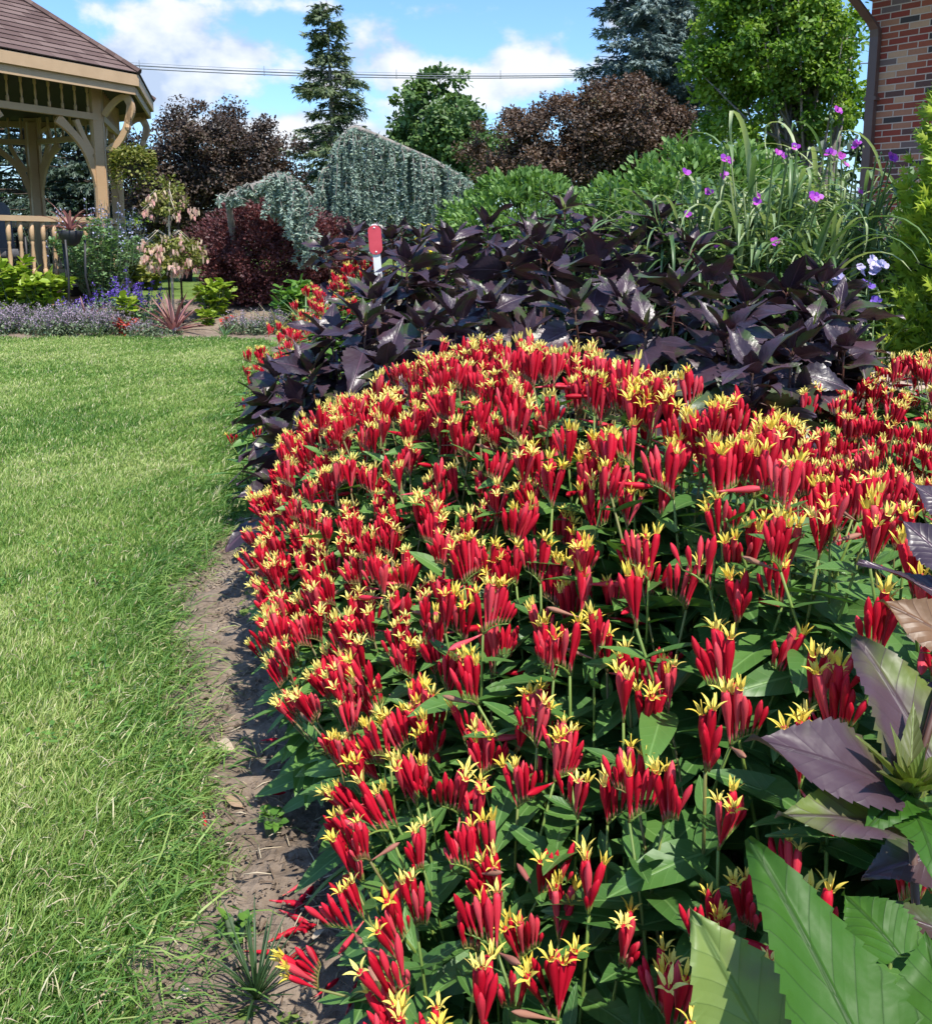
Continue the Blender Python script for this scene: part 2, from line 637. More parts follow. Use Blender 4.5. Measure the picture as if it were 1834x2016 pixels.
def fbm(x, y, seed=0, octv=4, f0=1.0):
    r = np.random.default_rng(seed)
    out = np.zeros_like(np.asarray(x, float))
    amp, f = 1.0, f0
    for o in range(octv):
        for k in range(5):
            a = r.random() * 6.283
            out += amp * .45 * np.sin((np.cos(a) * x + np.sin(a) * y) * f * (0.7 + .6 * r.random()) * 6.283 + r.random() * 6.283)
        amp *= .5
        f *= 2.1
    return out


def grid_mesh(xs, ys, zf, name, mat):
    X, Y = np.meshgrid(xs, ys)
    Z = zf(X, Y)
    V = np.stack([X, Y, Z], -1).reshape(-1, 3)
    nx, ny = len(xs), len(ys)
    i = np.arange((ny - 1) * (nx - 1))
    r, c = i // (nx - 1), i % (nx - 1)
    a = r * nx + c
    F = np.stack([a, a + 1, a + nx + 1, a + nx], 1)
    mb = MB().add(V, F, None, V[:, :2])
    return mb.build(name, mat)


def make_ground():
    # turf under the blades
    m = bpy.data.materials.new('turf')
    m.use_nodes = True
    q = NT(m.node_tree)
    out = q.n('ShaderNodeOutputMaterial')
    p = q.n('ShaderNodeBsdfPrincipled')
    q.l(p.outputs[0], out.inputs[0])
    tc = q.n('ShaderNodeTexCoord')
    a = q.noise(tc.outputs['Object'], 1.2, 4)
    b = q.noise(tc.outputs['Object'], 60, 3)
    c = q.ramp(q.math('ADD', q.math('MULTIPLY', a, .6), q.math('MULTIPLY', b, .4)),
               [(.32, (.06, .10, .022)), (.5, (.12, .18, .042)), (.66, (.19, .25, .065))])
    q.l(c, p.inputs['Base Color'])
    p.inputs['Roughness'].default_value = .95
    p.inputs['Specular IOR Level'].default_value = .1
    q.l(q.bump(b, .6, .03), p.inputs['Normal'])
    xs = np.concatenate([[-900, -300, -120, -60, -30, -18], np.arange(-12, -3, .6), np.arange(-3, 2.2, .08), np.arange(2.4, 12, .8), [18, 30, 60, 120, 300, 900]])
    ys = np.concatenate([[-200, -40, -10, -3, -1], np.arange(-.5, 5, .08), np.arange(5, 14, .3), [15, 17, 20, 26, 36, 60, 110, 250, 600, 1500]])
    g = grid_mesh(xs, ys, lambda X, Y: ground_z(X, Y) - .012, 'ground', m)
    tag(g, kind='structure')
    # soil of the beds
    s = bpy.data.materials.new('soil')
    s.use_nodes = True
    q = NT(s.node_tree)
    out = q.n('ShaderNodeOutputMaterial')
    p = q.n('ShaderNodeBsdfPrincipled')
    q.l(p.outputs[0], out.inputs[0])
    tc = q.n('ShaderNodeTexCoord')
    o = tc.outputs['Object']
    a = q.noise(o, 5, 6, .6)
    b = q.noise(o, 42, 6, .65)
    vo = q.n('ShaderNodeTexVoronoi')
    vo.inputs['Scale'].default_value = 60
    q.l(o, vo.inputs['Vector'])
    c = q.ramp(q.math('ADD', q.math('MULTIPLY', a, .55), q.math('MULTIPLY', b, .45)),
               [(.33, (.092, .068, .050)), (.48, (.195, .150, .114)), (.62, (.27, .212, .165)), (.8, (.38, .31, .25))])
    q.l(c, p.inputs['Base Color'])
    p.inputs['Roughness'].default_value = .97
    p.inputs['Specular IOR Level'].default_value = .1
    h = q.math('ADD', q.math('MULTIPLY', b, 1.0), q.math('MULTIPLY', vo.outputs['Distance'], .5))
    q.l(q.bump(h, .9, .012), p.inputs['Normal'])
    xs = np.concatenate([np.arange(-1.0, .1, .012), np.arange(.1, 1.4, .06)])
    ys = np.arange(.3, 3.2, .014)

    def zs(X, Y):
        b = bed_in(X, Y)
        clod = .009 * fbm(X, Y, 3, 4, 3.0) + .004 * fbm(X, Y, 5, 3, 14.0)
        return ground_z(X, Y) + .006 + clod * .9 - .10 * sstep(.01, -.07, b)
    g = grid_mesh(xs, ys, zs, 'garden_soil', s)
    tag(g, kind='structure')
    M['soil'] = s
    xs = np.concatenate([np.arange(-11, -1, .12), np.arange(-1, 9, .4)])
    ys = np.concatenate([np.arange(3.2, 9, .16), np.arange(9, 13.2, .07)])

    def zs2(X, Y):
        b = bed_in(X, Y)
        return ground_z(X, Y) + .008 + .012 * fbm(X, Y, 4, 3, 1.2) - .12 * sstep(.02, -.09, b) - .12 * sstep(12.4, 13.1, Y)
    g = grid_mesh(xs, ys, zs2, 'garden_soil', s)
    tag(g, kind='structure')


make_ground()


# ------------------------------------------------------------------ lawn
def make_lawn():
    m = leaf_mat('grass_blade', [(0, (.05, .135, .028)), (.35, (.125, .25, .048)), (.62, (.26, .38, .09)), (.84, (.43, .51, .18)), (.93, (.62, .57, .32)), (1, (.72, .66, .46))],
                 .5, .35, 'tint', .35)
    bands = [(.45, 1.05, 52000, .0020), (1.05, 1.6, 46000, .0021), (1.6, 2.5, 30000, .0024), (2.5, 4, 17000, .0030), (4, 6.5, 9000, .0042), (6.5, 10.1, 5600, .0060)]
    mb = MB()
    for (y0, y1, dens, wd) in bands:
        x0 = -(.5 * y1 * 1.03 + .75)
        x1 = max(xl(y0), xl(y1)) + .12
        n = int((x1 - x0) * (y1 - y0) * dens)
        x = RNG.uniform(x0, x1, n)
        y = RNG.uniform(y0, y1, n)
        left = -(.5 * y * 1.03 + .6)
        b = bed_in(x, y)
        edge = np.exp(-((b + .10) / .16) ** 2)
        keep = (x > left) & (b < RNG.normal(-.01, .028, n))
        thin = fbm(x, y, 21, 3, 1.1)
        keep &= RNG.random(n) < (.82 + .1 * thin)
        x, y, b, edge, thin = x[keep], y[keep], b[keep], edge[keep], thin[keep]
        n = len(x)
        L = RNG.uniform(.022, .042, n) * (1 + .40 * edge * RNG.random(n) * 1.6)
        az = RNG.uniform(0, 2 * np.pi, n)
        lean = np.abs(RNG.normal(.35, .3, n)) + .35 * edge
        # the mower and the slope comb the turf a little towards the bed
        dx = np.cos(az) * lean + .22 + .45 * edge
        dy = np.sin(az) * lean - .05
        A = unit(np.stack([dx, dy, np.ones(n)], 1))
        N = unit(np.stack([RNG.normal(size=n), RNG.normal(size=n), RNG.normal(size=n) * .3 + .4], 1))
        P = np.stack([x, y, ground_z(x, y) - .008], 1)
        lo = fbm(x, y, 33, 3, .45) * .11 + fbm(x, y, 35, 2, 2.7) * .08
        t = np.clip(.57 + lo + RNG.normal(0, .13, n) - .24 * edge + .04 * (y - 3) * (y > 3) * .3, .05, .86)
        dry = RNG.random(n) < (.10 + .06 * np.clip(lo * 5, 0, 1))
        t = np.where(dry, RNG.uniform(.86, 1.0, n), t)
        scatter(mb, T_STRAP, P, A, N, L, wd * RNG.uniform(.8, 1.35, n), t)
    # loose long blades lying out over the soil
    n = 1500
    y = RNG.uniform(.8, 3.1, n)
    x = xl(y) + RNG.normal(-.05, .05, n)
    P = np.stack([x, y, ground_z(x, y) + RNG.uniform(.0, .02, n)], 1)
    A = unit(np.stack([RNG.normal(.8, .5, n), RNG.normal(-.1, .6, n), RNG.uniform(.08, .6, n)], 1))
    N = np.tile([0, 0, 1.0], (n, 1)) + RNG.normal(0, .35, (n, 3))
    scatter(mb, T_STRAP, P, A, N, RNG.uniform(.05, .115, n), RNG.uniform(.002, .0036, n), np.clip(RNG.normal(.38, .2, n), 0, 1))
    o = mb.build('lawn_grass', m)
    tag(o, kind='stuff')
    M['grass'] = m


make_lawn()


# ------------------------------------------------------------------ leaves built as meshes
def leaf_geo(L, W, shape='ovate', ny=9, nx=4, fold=.25, curl=.25, twist=0.0, serr=0.0, nserr=11, petiole=0.0, wave=.0, seed=0):
    """a leaf lying along +x with its face up; returns vertices, faces, uv"""
    r = np.random.default_rng(seed)
    ts = np.linspace(0, 1, ny)
    V, UV = [], []
    ph = r.random() * 6
    for t in ts:
        if shape == 'ovate':
            w = (t + .015) ** .55 * (1 - t) ** .95 * 1.95
        elif shape == 'broad':
            w = (t + .03) ** .45 * (1 - t) ** .80 * 1.88
        elif shape == 'acute':
            w = (t + .02) ** .42 * (1 - t) ** 1.15 * 2.02 + .02 * (1 - t)
        else:                                                      # strap
            w = min(1, .55 + t * 2) * (1 - t ** 3) ** .8
        w *= W / 2
        for k in range(-nx, nx + 1):
            s = k / nx
            ww = w
            if serr and abs(k) == nx:
                saw = (t * nserr) % 1.0
                ww = w * (1 + serr * (1 - saw) - serr * .4)
            yy = s * ww
            z = abs(s) * ww * fold - curl * L * (t ** 1.8) * .5 + wave * W * math.sin(ph + 7 * t + 1.5 * s) * abs(s)
            xx = petiole + L * (t - .04 * (abs(s) * (1 - t)) ) 
            if twist:
                a = twist * t
                yy, z = yy * math.cos(a) - (z) * math.sin(a) * .3, z + yy * math.sin(a)
            V.append((xx, yy, z))
            UV.append((.5 + s * .5 * (w / (W / 2)), t))
    c = 2 * nx + 1
    F = []
    for i in range(ny - 1):
        for k in range(c - 1):
            F.append((i * c + k, (i + 1) * c + k, (i + 1) * c + k + 1, i * c + k + 1))
    return np.array(V), np.array(F), np.array(UV)


def leaf_mesh(name, mat, tint=.5, pet_mat=None, pet_r=.0015, **kw):
    V, F, UV = leaf_geo(**kw)
    mb = MB().add(V, F[:, ::-1].copy(), tint, UV)
    p = kw.get('petiole', 0)
    if p:
        tube(mb, [(0, 0, -.003), (p * .5, 0, .002), (p * 1.03, 0, -.0005)], [pet_r * 1.2, pet_r, pet_r * .8], 5, tint, mi=1)
        return mb.mesh(name, [mat, pet_mat])
    return mb.mesh(name, mat)


# ------------------------------------------------------------------ the red and yellow flowers (indian pink)
M['pink_leaf'] = veined_mat('flower_leaf', [(0, (.046, .118, .028)), (.5, (.076, .175, .038)), (1, (.122, .240, .052))], (.16, .29, .085), None, .44, .18, .38, 7.0, .62, .09, .0022, vein_amt=.4)
M['pink_stem'] = leaf_mat('flower_stalk', [(0, (.12, .19, .04)), (.6, (.19, .27, .05)), (1, (.17, .13, .05))], .5, .1, 'obj')


def petal_mat():
    m = bpy.data.materials.new('flower_tube')
    m.use_nodes = True
    q = NT(m.node_tree)
    out = q.n('ShaderNodeOutputMaterial')
    uv = q.n('ShaderNodeUVMap')
    sep = q.n('ShaderNodeSeparateXYZ')
    q.l(uv.outputs[0], sep.inputs[0])
    oi = q.n('ShaderNodeObjectInfo')
    at_ = q.n('ShaderNodeAttribute', attribute_name='tint')
    rnd = q.math('FRACT', q.math('ADD', oi.outputs['Random'], at_.outputs['Fac']))
    c = q.ramp(rnd, [(0, (.40, .003, .018)), (.35, (.58, .006, .028)), (.7, (.70, .018, .050)), (1, (.76, .10, .13))])
    # pale throat at the foot of the tube
    foot = q.ramp(sep.outputs[1], [(0, (.60, .42, .20)), (.07, (.52, .10, .07)), (.2, (1, 1, 1))])
    f = q.n('ShaderNodeMapRange')
    q.l(sep.outputs[1], f.inputs[0])
    f.inputs[1].default_value = .06
    f.inputs[2].default_value = .22
    c = q.mix(f.outputs[0], q.mix(.55, foot, c), c)
    # lengthways streaks
    st = q.math('SINE', q.math('MULTIPLY', sep.outputs[0], 62.8))
    c = q.mix(q.math('MULTIPLY', q.math('ADD', st, 1.0), .10), c, (.30, .002, .012))
    p = q.n('ShaderNodeBsdfPrincipled')
    q.l(c, p.inputs['Base Color'])
    p.inputs['Roughness'].default_value = .55
    tc = q.n('ShaderNodeTexCoord')
    mo = q.noise(tc.outputs['Object'], 260.0, 3.0)
    q.l(q.bump(mo, .25, .0006), p.inputs['Normal'])
    p.inputs['Specular IOR Level'].default_value = .25
    tr = q.n('ShaderNodeBsdfTranslucent')
    q.l(c, tr.inputs[0])
    mx = q.n('ShaderNodeMixShader')
    mx.inputs[0].default_value = .22
    q.l(p.outputs[0], mx.inputs[1])
    q.l(tr.outputs[0], mx.inputs[2])
    q.l(mx.outputs[0], out.inputs[0])
    return m


M['tube'] = petal_mat()
M['star'] = leaf_mat('yellow_star', [(0, (.76, .57, .07)), (.6, (.82, .66, .12)), (1, (.85, .72, .20))], .5, .22, 'obj', .3, tcol=(1, 1, .8))


def tube_geo(L, open_, seed):
    r = np.random.default_rng(seed)
    mb = MB()
    k = r.uniform(.9, 1.12)
    if open_:
        prof = [(0, .0011), (.12, .0013), (.3, .0019), (.48, .0031), (.64, .0044), (.78, .0050), (.9, .0044), (1, .0036)]
    else:
        prof = [(0, .0011), (.12, .0013), (.3, .0020), (.5, .0034), (.68, .0045), (.8, .0043), (.92, .0026), (1, .0003)]
    s = (L / .056) * .80
    bend = r.uniform(-.05, .05)
    lathe(mb, [(z * L, rr * k * (s ** .6)) for z, rr in prof], 10, None, r.random() * .3, 0, .10)
    V = mb.V[0]
    V[:, 0] += bend * L * (V[:, 2] / L) ** 2
    return mb


def star_geo(L, spread, seed):
    """five yellow lobes at the mouth of the tube and the style in the middle"""
    r = np.random.default_rng(seed)
    mb = MB()
    for i in range(5):
        a = i * 2 * math.pi / 5 + r.uniform(-.12, .12)
        ll = .0138 * r.uniform(.85, 1.15)
        wd = .0042
        pts = []
        sp = spread * r.uniform(.8, 1.2)
        pos = np.array([.0030, 0.0])
        for j, t in enumerate((0, .25, .5, .75, 1.0)):
            w = wd * (.62, 1.0, .82, .48, .04)[j]
            pts.append((pos[0], w / 2, pos[1]))
            ang = sp * (.45 + .85 * t) + .15
            pos = pos + ll / 4 * np.array([math.sin(ang), math.cos(ang)])
        V = []
        for (x, h, z) in pts:
            for s in (-1, 0, 1):
                y = s * h
                zz = z + L + (abs(s) * h * .35)
                V.append((x * math.cos(a) - y * math.sin(a), x * math.sin(a) + y * math.cos(a), zz))
        F = []
        for j in range(4):
            for k in range(2):
                b = j * 3 + k
                F.append((b, b + 1, b + 4, b + 3))
        mb.add(V, F, .5)
    # pale throat disc
    ring = [(.0034 * math.cos(a), .0034 * math.sin(a), L - .0006) for a in np.linspace(0, 2 * math.pi, 10, endpoint=False)]
    mb.add(ring, [tuple(range(10))], .1)
    tube(mb, [(0, 0, L - .002), (.0004, 0, L + .008), (.0008, .0004, L + .0145)], [.0007, .0006, .0004], 4, .9)
    return mb


TUBE_OPEN = [tube_geo(.056, True, s).mesh('flower', M['tube']) for s in range(4)]
TUBE_BUD = [tube_geo(l, False, 10 + i).mesh('bud', M['tube']) for i, l in enumerate((.058, .052, .046, .038, .030, .022))]
M['faded'] = leaf_mat('faded_tube', [(0, (.34, .10, .09)), (.5, (.42, .20, .14)), (1, (.30, .15, .10))], .7, .2, 'obj', .2, tcol=(1, .8, .7))
FADED = tube_geo(.045, False, 33).mesh('flower', M['faded'])
STARS = [star_geo(.056, sp, 20 + i).mesh('star_petals', M['star']) for i, sp in enumerate((.55, .75, .95, 1.15, .35, .18))]
PLEAF = [leaf_mesh('leaf', M['pink_leaf'], .3 + .1 * i, L=l, W=w, ny=10, nx=3, fold=.28, curl=c, twist=tw, seed=i, wave=.02)
         for i, (l, w, c, tw) in enumerate(((.088, .045, .3, .2), (.10, .048, .45, -.25), (.072, .032, .15, .1), (.11, .056, .55, .3), (.06, .026, .05, -.2), (.095, .052, .7, .0)))]


def make_pink_spec(seed, H, nfl, nopen, full=True):
    """one flowering stem as a list of parts: (name, mesh, matrix, subparts)"""
    r = np.random.default_rng(seed)
    parts = []
    lean = np.array([r.normal(0, .03), r.normal(0, .03)])
    pts = [(lean[0] * t * t, lean[1] * t * t, H * t) for t in np.linspace(-.12, 1, 7)]
    mb = MB()
    tube(mb, pts, np.linspace(.0026, .0017, 7), 6, .5)
    top = np.array(pts[-1])
    # rachis curving over to one side
    a0 = r.uniform(0, 6.283)
    out = np.array([math.cos(a0), math.sin(a0), 0])
    per = np.array([-out[1], out[0], 0])
    rl = r.uniform(.019, .031)
    rach = [top + out * rl * (.75 * s + .35 * s * s) + np.array([0, 0, rl * (1.15 * s - .35 * s * s)]) for s in np.linspace(0, 1, 6)]
    tube(mb, rach, np.linspace(.0017, .0009, 6), 5, .7)
    k = 0
    for i in range(nfl):
        s = i / max(nfl - 1, 1)
        base = top + out * rl * (.75 * s + .35 * s * s) + np.array([0, 0, rl * (1.15 * s - .35 * s * s)])
        side = (1 if i % 2 else -1) * r.uniform(.03, .22)
        tilt = -.16 + .42 * s + r.normal(0, .07)
        d = Vector(np.array([0, 0, 1.0]) + out * math.tan(tilt) + per * side).normalized()
        # green calyx with fine teeth
        cx = mb
        for j in range(4):
            aa = j * 1.571 + .4
            o1 = np.array([math.cos(aa), math.sin(aa), 0]) * .0014
            tube(cx, [base, base + np.array(d) * .005 + o1, base + np.array(d) * .011 + o1 * 1.5], [.0009, .0006, .0001], 3, .6, False)
        rot = Matrix.Rotation(r.uniform(0, 6.28), 4, 'Z')
        spin = d.to_track_quat('Z', 'Y').to_matrix().to_4x4() @ rot
        if i < nopen:
            sc = r.uniform(.92, 1.15)
            mt = Matrix.Translation(Vector(base)) @ spin @ Matrix.Scale(sc, 4)
            st = STARS[int(r.choice([0, 1, 2, 3, 4, 5], p=[.2, .24, .2, .16, .12, .08]))]
            parts.append(('flower', TUBE_OPEN[r.integers(4)], mt, [('star_petals', st, Matrix.Identity(4))]))
        else:
            q_ = int(np.clip((s * 5.6) + r.normal(-1.0, .7), 0, 5))
            mt = Matrix.Translation(Vector(base)) @ spin @ Matrix.Scale(r.uniform(.95, 1.15), 4)
            parts.append(('bud', TUBE_BUD[q_], mt, []))
    # now and then a spent tube hangs loose
    if r.random() < .35:
        aa = r.uniform(0, 6.283)
        d = Vector((math.cos(aa), math.sin(aa), r.uniform(-.4, .35))).normalized()
        mt = Matrix.Translation(Vector(top) + d * .002) @ d.to_track_quat('Z', 'Y').to_matrix().to_4x4()
        parts.append(('flower', FADED if r.random() < .4 else TUBE_BUD[0], mt, []))
    me = mb.mesh('stem', M['pink_stem'])
    parts.insert(0, ('stem', me, Matrix.Identity(4), []))
    # opposite pairs of leaves
    az = r.uniform(0, 3.14)
    hs = [H - .035 - r.uniform(0, .02), H - .10, H - .165, H - .23, H - .29]
    for i, h in enumerate(hs):
        if h < .04: break
        for sg in (0, 1):
            a = az + sg * math.pi + r.normal(0, .2)
            up = (.35, .22, .1, 0.0, -.1)[i] + r.normal(0, .15)
            A = Vector((math.cos(a), math.sin(a), up))
            N = Vector((-math.cos(a) * up, -math.sin(a) * up, 1)) + Vector((r.normal(0, .2), r.normal(0, .2), 0))
            ml = PLEAF[int(r.choice([4, 2] if i == 0 else [0, 1, 3, 5, 0, 1]))]
            t = (h + .12 * H) / (1.12 * H)
            parts.append(('leaf', ml, mat_of((lean[0] * (h / H) ** 2, lean[1] * (h / H) ** 2, h), A, N, r.uniform(.85, 1.15) * (.8, 1.05, 1.2, 1.28, 1.25)[i]), []))
        az += math.pi / 2 + r.normal(0, .15)
    return parts


def put_parts(root, parts):
    for nm, me, mt, subs in parts:
        o = link(nm, me, root)
        o.matrix_local = mt
        for sn, sm, smt in subs:
            c = link(sn, sm, o)
            c.matrix_local = smt


PINK_TALL = [make_pink_spec(100 + i, .40, nf, no) for i, (nf, no) in enumerate(((8, 3), (9, 3), (7, 2), (9, 5), (6, 2), (8, 1), (9, 3), (7, 3), (8, 3), (10, 4), (7, 2), (9, 3), (6, 2), (5, 0)))]
PINK_SHORT = [make_pink_spec(200 + i, .30, nf, no) for i, (nf, no) in enumerate(((8, 3), (9, 3), (7, 2), (9, 3), (6, 2), (8, 4), (9, 3), (7, 1), (5, 1)))]


def mesh_arrays(me):
    n = len(me.vertices)
    V = np.empty(n * 3, np.float32)
    me.vertices.foreach_get('co', V)
    Lp = np.empty(len(me.loops), np.int32)
    me.loops.foreach_get('vertex_index', Lp)
    S = np.empty(len(me.polygons), np.int32)
    me.polygons.foreach_get('loop_total', S)
    uv = np.empty(len(me.loops) * 2, np.float32)
    me.uv_layers[0].data.foreach_get('uv', uv)
    U = np.zeros((n, 2), np.float32)
    U[Lp] = uv.reshape(-1, 2)
    return V.reshape(-1, 3), Lp, S, U


_mc = {}


def merge_into(mb, parts, Mx, order):
    """adds a whole plant to one mesh (for what is kept as stuff)"""
    for nm, me, mt, subs in parts:
        for (m2, mm) in [(me, Mx @ mt)] + [(s[1], Mx @ mt @ s[2]) for s in subs]:
            if m2.name not in _mc: _mc[m2.name] = mesh_arrays(m2)
            V, Lp, S, U = _mc[m2.name]
            A = np.array(mm)
            mb.V.append((V @ A[:3, :3].T + A[:3, 3]).astype(np.float32))
            mb.L.append(Lp.astype(np.int64) + mb.n)
            mb.S.append(S)
            mb.M.append(np.full(len(S), order.index(m2.materials[0].name), np.int32))
            mb.T.append(np.full(len(V), RNG.random(), np.float32))
            mb.U.append(U)
            mb.n += len(V)


def poisson(n_try, x0, x1, y0, y1, rad, ok):
    pts, cell = [], {}
    for _ in range(n_try):
        x, y = RNG.uniform(x0, x1), RNG.uniform(y0, y1)
        if not ok(x, y): continue
        r = rad(x, y)
        g = .12
        cx, cy = int(x // g), int(y // g)
        good = True
        for i in range(cx - 1, cx + 2):
            for j in range(cy - 1, cy + 2):
                for (a, b) in cell.get((i, j), ()):
                    if (a - x) ** 2 + (b - y) ** 2 < r * r:
                        good = False
        if good:
            pts.append((x, y))
            cell.setdefault((cx, cy), []).append((x, y))
    return pts


# foot of the outermost plants, and the back of the first mound
FOOT_Y = np.array([.2, .77, .97, 1.18, 1.33, 1.44, 1.66, 2.1, 2.4, 2.6, 3.0])
FOOT_X = np.array([-.10, -.115, -.145, -.17, -.22, -.265, -.375, -.49, -.47, -.43, -.40])
BACK_X = np.array([-.8, -.45, -.2, 0, .15, .3, .5, .75, 1.2])
BACK_Y = np.array([3.0, 2.65, 2.35, 2.1, 1.75, 1.45, 1.25, 1.05, .9])


def make_pinks():
    def ok(x, y):
        if x < np.interp(y, FOOT_Y, FOOT_X): return False
        if y > np.interp(x, BACK_X, BACK_Y): return False
        if y < .50 + .0 * x: return False
        if x > .15 and y < .64: return False
        return x < .55 * y + .28
    pts = poisson(40000, -.85, 1.1, .45, 3.0, lambda x, y: .027 if y > 1.35 else (.031 if y > 1.05 else .040), ok)
    rows = []
    # crest line of the mound, as rise over run seen from the path
    SU = np.array([200, 245, 255, 270, 290, 310, 350, 400, 430, 470, 510, 560, 620, 680, 720, 770, 800, 931])
    SV = np.array([560, 525, 503, 475, 443, 425, 400, 380, 356, 345, 335, 345, 364, 388, 404, 424, 455, 520])

    def crest(x, y, SU, SV):
        c_, s_ = math.cos(PITCH), math.sin(PITCH)
        z = .5
        for _ in range(3):
            dep = y * c_ - (z - CAM_H) * s_
            u = CX + F_PX * x / dep
            v = np.interp(u, SU, SV) + RNG.normal(2, 4)
            dy = -(v - CY) / F_PX
            z = CAM_H + (-s_ + dy * c_) / (c_ + dy * s_) * y
        return float(z)
    for (x, y) in pts:
        e = x - float(np.interp(y, FOOT_Y, FOOT_X))
        z = float(canopy(x, y)) + RNG.normal(0, .022)
        z *= .9 + .1 * min(1, e / .2)
        zm = crest(x, y, SU, SV) - .062
        if zm < z:
            if z - zm > .16: continue
            z = zm
        rows.append((x, y, z, e, 'near'))
    # the patch on the right, lower and farther
    def ok2(x, y):
        return x > .42 + .0 * y and x < .56 * y + .12 and y > 1.55 - .1 * x and (x - .95) ** 2 / .5 + (y - 2.25) ** 2 / .55 < 1.0
    for (x, y) in poisson(9000, .4, 1.7, 1.4, 3.0, lambda x, y: .038, ok2):
        z = .49 + .12 * sstep(2.1, 2.7, y) + .10 * sstep(.95, 1.25, x) + RNG.normal(0, .03)
        zm = crest(x, y, np.array([0, 700, 770, 800, 850, 890, 931]), np.array([470, 440, 405, 390, 390, 367, 355])) - .055
        if zm < z:
            if z - zm > .2: continue
            z = zm
        rows.append((x, y, z, .5, 'right'))
    # drift along the lawn, behind the dark hibiscus
    drift = [(690, 532, 5.5, 13), (665, 555, 5.4, 12), (722, 528, 5.7, 13), (745, 540, 5.6, 9), (640, 585, 5.15, 11), (660, 600, 5.2, 8), (620, 608, 5.0, 10), (600, 625, 4.9, 9),
             (580, 648, 4.75, 8), (556, 668, 4.65, 8), (534, 692, 4.55, 7), (514, 714, 4.45, 6), (507, 735, 4.4, 4), (575, 690, 4.7, 5)]
    for (xd, yd, dy, nn) in drift:
        for k in range(nn):
            p = at(xd + RNG.normal(0, 15), yd + RNG.normal(4, 11), dy + RNG.normal(0, .08))
            rows.append((p.x, p.y, p.z - .04, .3, 'drift'))
    # near drift by the lawn edge, low green stems
    for (dx, dy, dz) in ((-.86, 3.75, .30), (-.82, 3.5, .26), (-.88, 4.0, .32)):
        for k in range(2):
            rows.append((dx + RNG.normal(0, .05), dy + RNG.normal(0, .06), dz + RNG.normal(0, .02), .1, 'drift'))
    rows.sort(key=lambda r: (r[0] ** 2 + r[1] ** 2 + (1 - r[2]) ** 2))
    order = ['flower_stalk', 'flower_tube', 'yellow_star', 'flower_leaf', 'faded_tube']
    mb = MB()
    cnt = 0
    for (x, y, z, e, where) in rows:
        gz = float(ground_z(x, y))
        h = z - gz
        short = h < .355
        spec = (PINK_SHORT if short else PINK_TALL)
        spec = spec[int(RNG.integers(len(spec)))]
        s = h / (.30 if short else .40)
        hs = float(np.clip(s, .86, 1.05)) * RNG.uniform(.82, 1.04)
        rz = RNG.uniform(0, 6.283)
        base_z = z - (.30 if short else .40) * hs
        out_lean = .42 * max(0, 1 - e / .22) if where == 'near' else .0
        ax = float(-out_lean + RNG.normal(0, .12))
        ay = float(RNG.normal(-.02, .12))
        Rm = Matrix.Rotation(ax, 4, 'Y') @ Matrix.Rotation(-ay, 4, 'X') @ Matrix.Rotation(rz, 4, 'Z')
        hh = (.30 if short else .40) * hs
        Mx = Matrix.Translation((x - math.sin(ax) * hh, y - math.sin(ay) * hh, base_z)) @ Rm @ Matrix.Scale(hs, 4)
        if where == 'near' and cnt < 285 or (where == 'drift' and cnt < 298 and y < 4.2):
            if where == 'drift':
                lab = 'low red flower stem peeping out beside the lawn under dark leaves'
            elif e < .07:
                lab = 'red and yellow flower stem at the outer rim, leaning over bare soil'
            elif y < .85:
                lab = 'red and yellow flower stem in the front row, nearest the viewer'
            elif x > .22:
                lab = 'red and yellow flower stem right of the mound, near the close purple leaves'
            elif y < 1.25:
                lab = 'red and yellow flower stem amid big green leaves, front of the bed'
            elif e < .25:
                lab = 'red and yellow flower stem just behind the rim along the soil strip'
            else:
                lab = 'red and yellow flower stem in the dense middle of the mound'
            root = thing('indian_pink', (0, 0, 0), lab, 'flower', 'red and yellow flower stems of the near bed')
            root.matrix_world = Mx
            put_parts(root, spec)
            cnt += 1
        else:
            merge_into(mb, spec, Mx, order)
    o = mb.build('flower_stems', [bpy.data.materials[n] for n in order])
    tag(o, 'red flower stems with yellow stars massed toward the back of the bed', 'flowers', None, 'stuff')
    print('pinks', len(rows), 'objects', cnt)


make_pinks()

# ------------------------------------------------------------------ purple-leaved hibiscus
M['hib_leaf'] = veined_mat('hibiscus_leaf', [(0, (.026, .016, .026)), (.4, (.046, .027, .041)), (.7, (.075, .038, .053)), (.9, (.062, .038, .034)), (1, (.060, .066, .030))],
                           (.095, .05, .075), ((.050, .080, .022), .56), .37, .10, .55, 7.5, .80, .10, .007, tcol=(1.3, .8, .7), quilt=.16, vein_amt=.3, wrinkle=1.2)
M['hib_young'] = veined_mat('hibiscus_young_leaf', [(0, (.10, .16, .022)), (.5, (.16, .21, .03)), (1, (.085, .055, .04))],
                            (.20, .26, .06), None, .42, .25, .5, 7.0, .8, .1, .003)
M['hib_stem'] = plain_mat('hibiscus_stem', (.115, .040, .035), (.075, .045, .025), 20, .5)
M['hib_green'] = veined_mat('hibiscus_green_leaf', [(0, (.045, .128, .014)), (1, (.058, .15, .018))], (.028, .070, .012), ((.085, .165, .028), .58), .5, .34, .3, 5.2, 1.0, .11, .007, quilt=.35, vein_amt=.9, wrinkle=1.2)
M['hib_pale'] = veined_mat('hibiscus_pale_leaf', [(0, (.15, .22, .05)), (1, (.20, .27, .075))], (.10, .16, .04), ((.11, .075, .06), .62), .45, .25, .4, 5.2, 1.0, .10, .006, quilt=.45, vein_amt=.7)
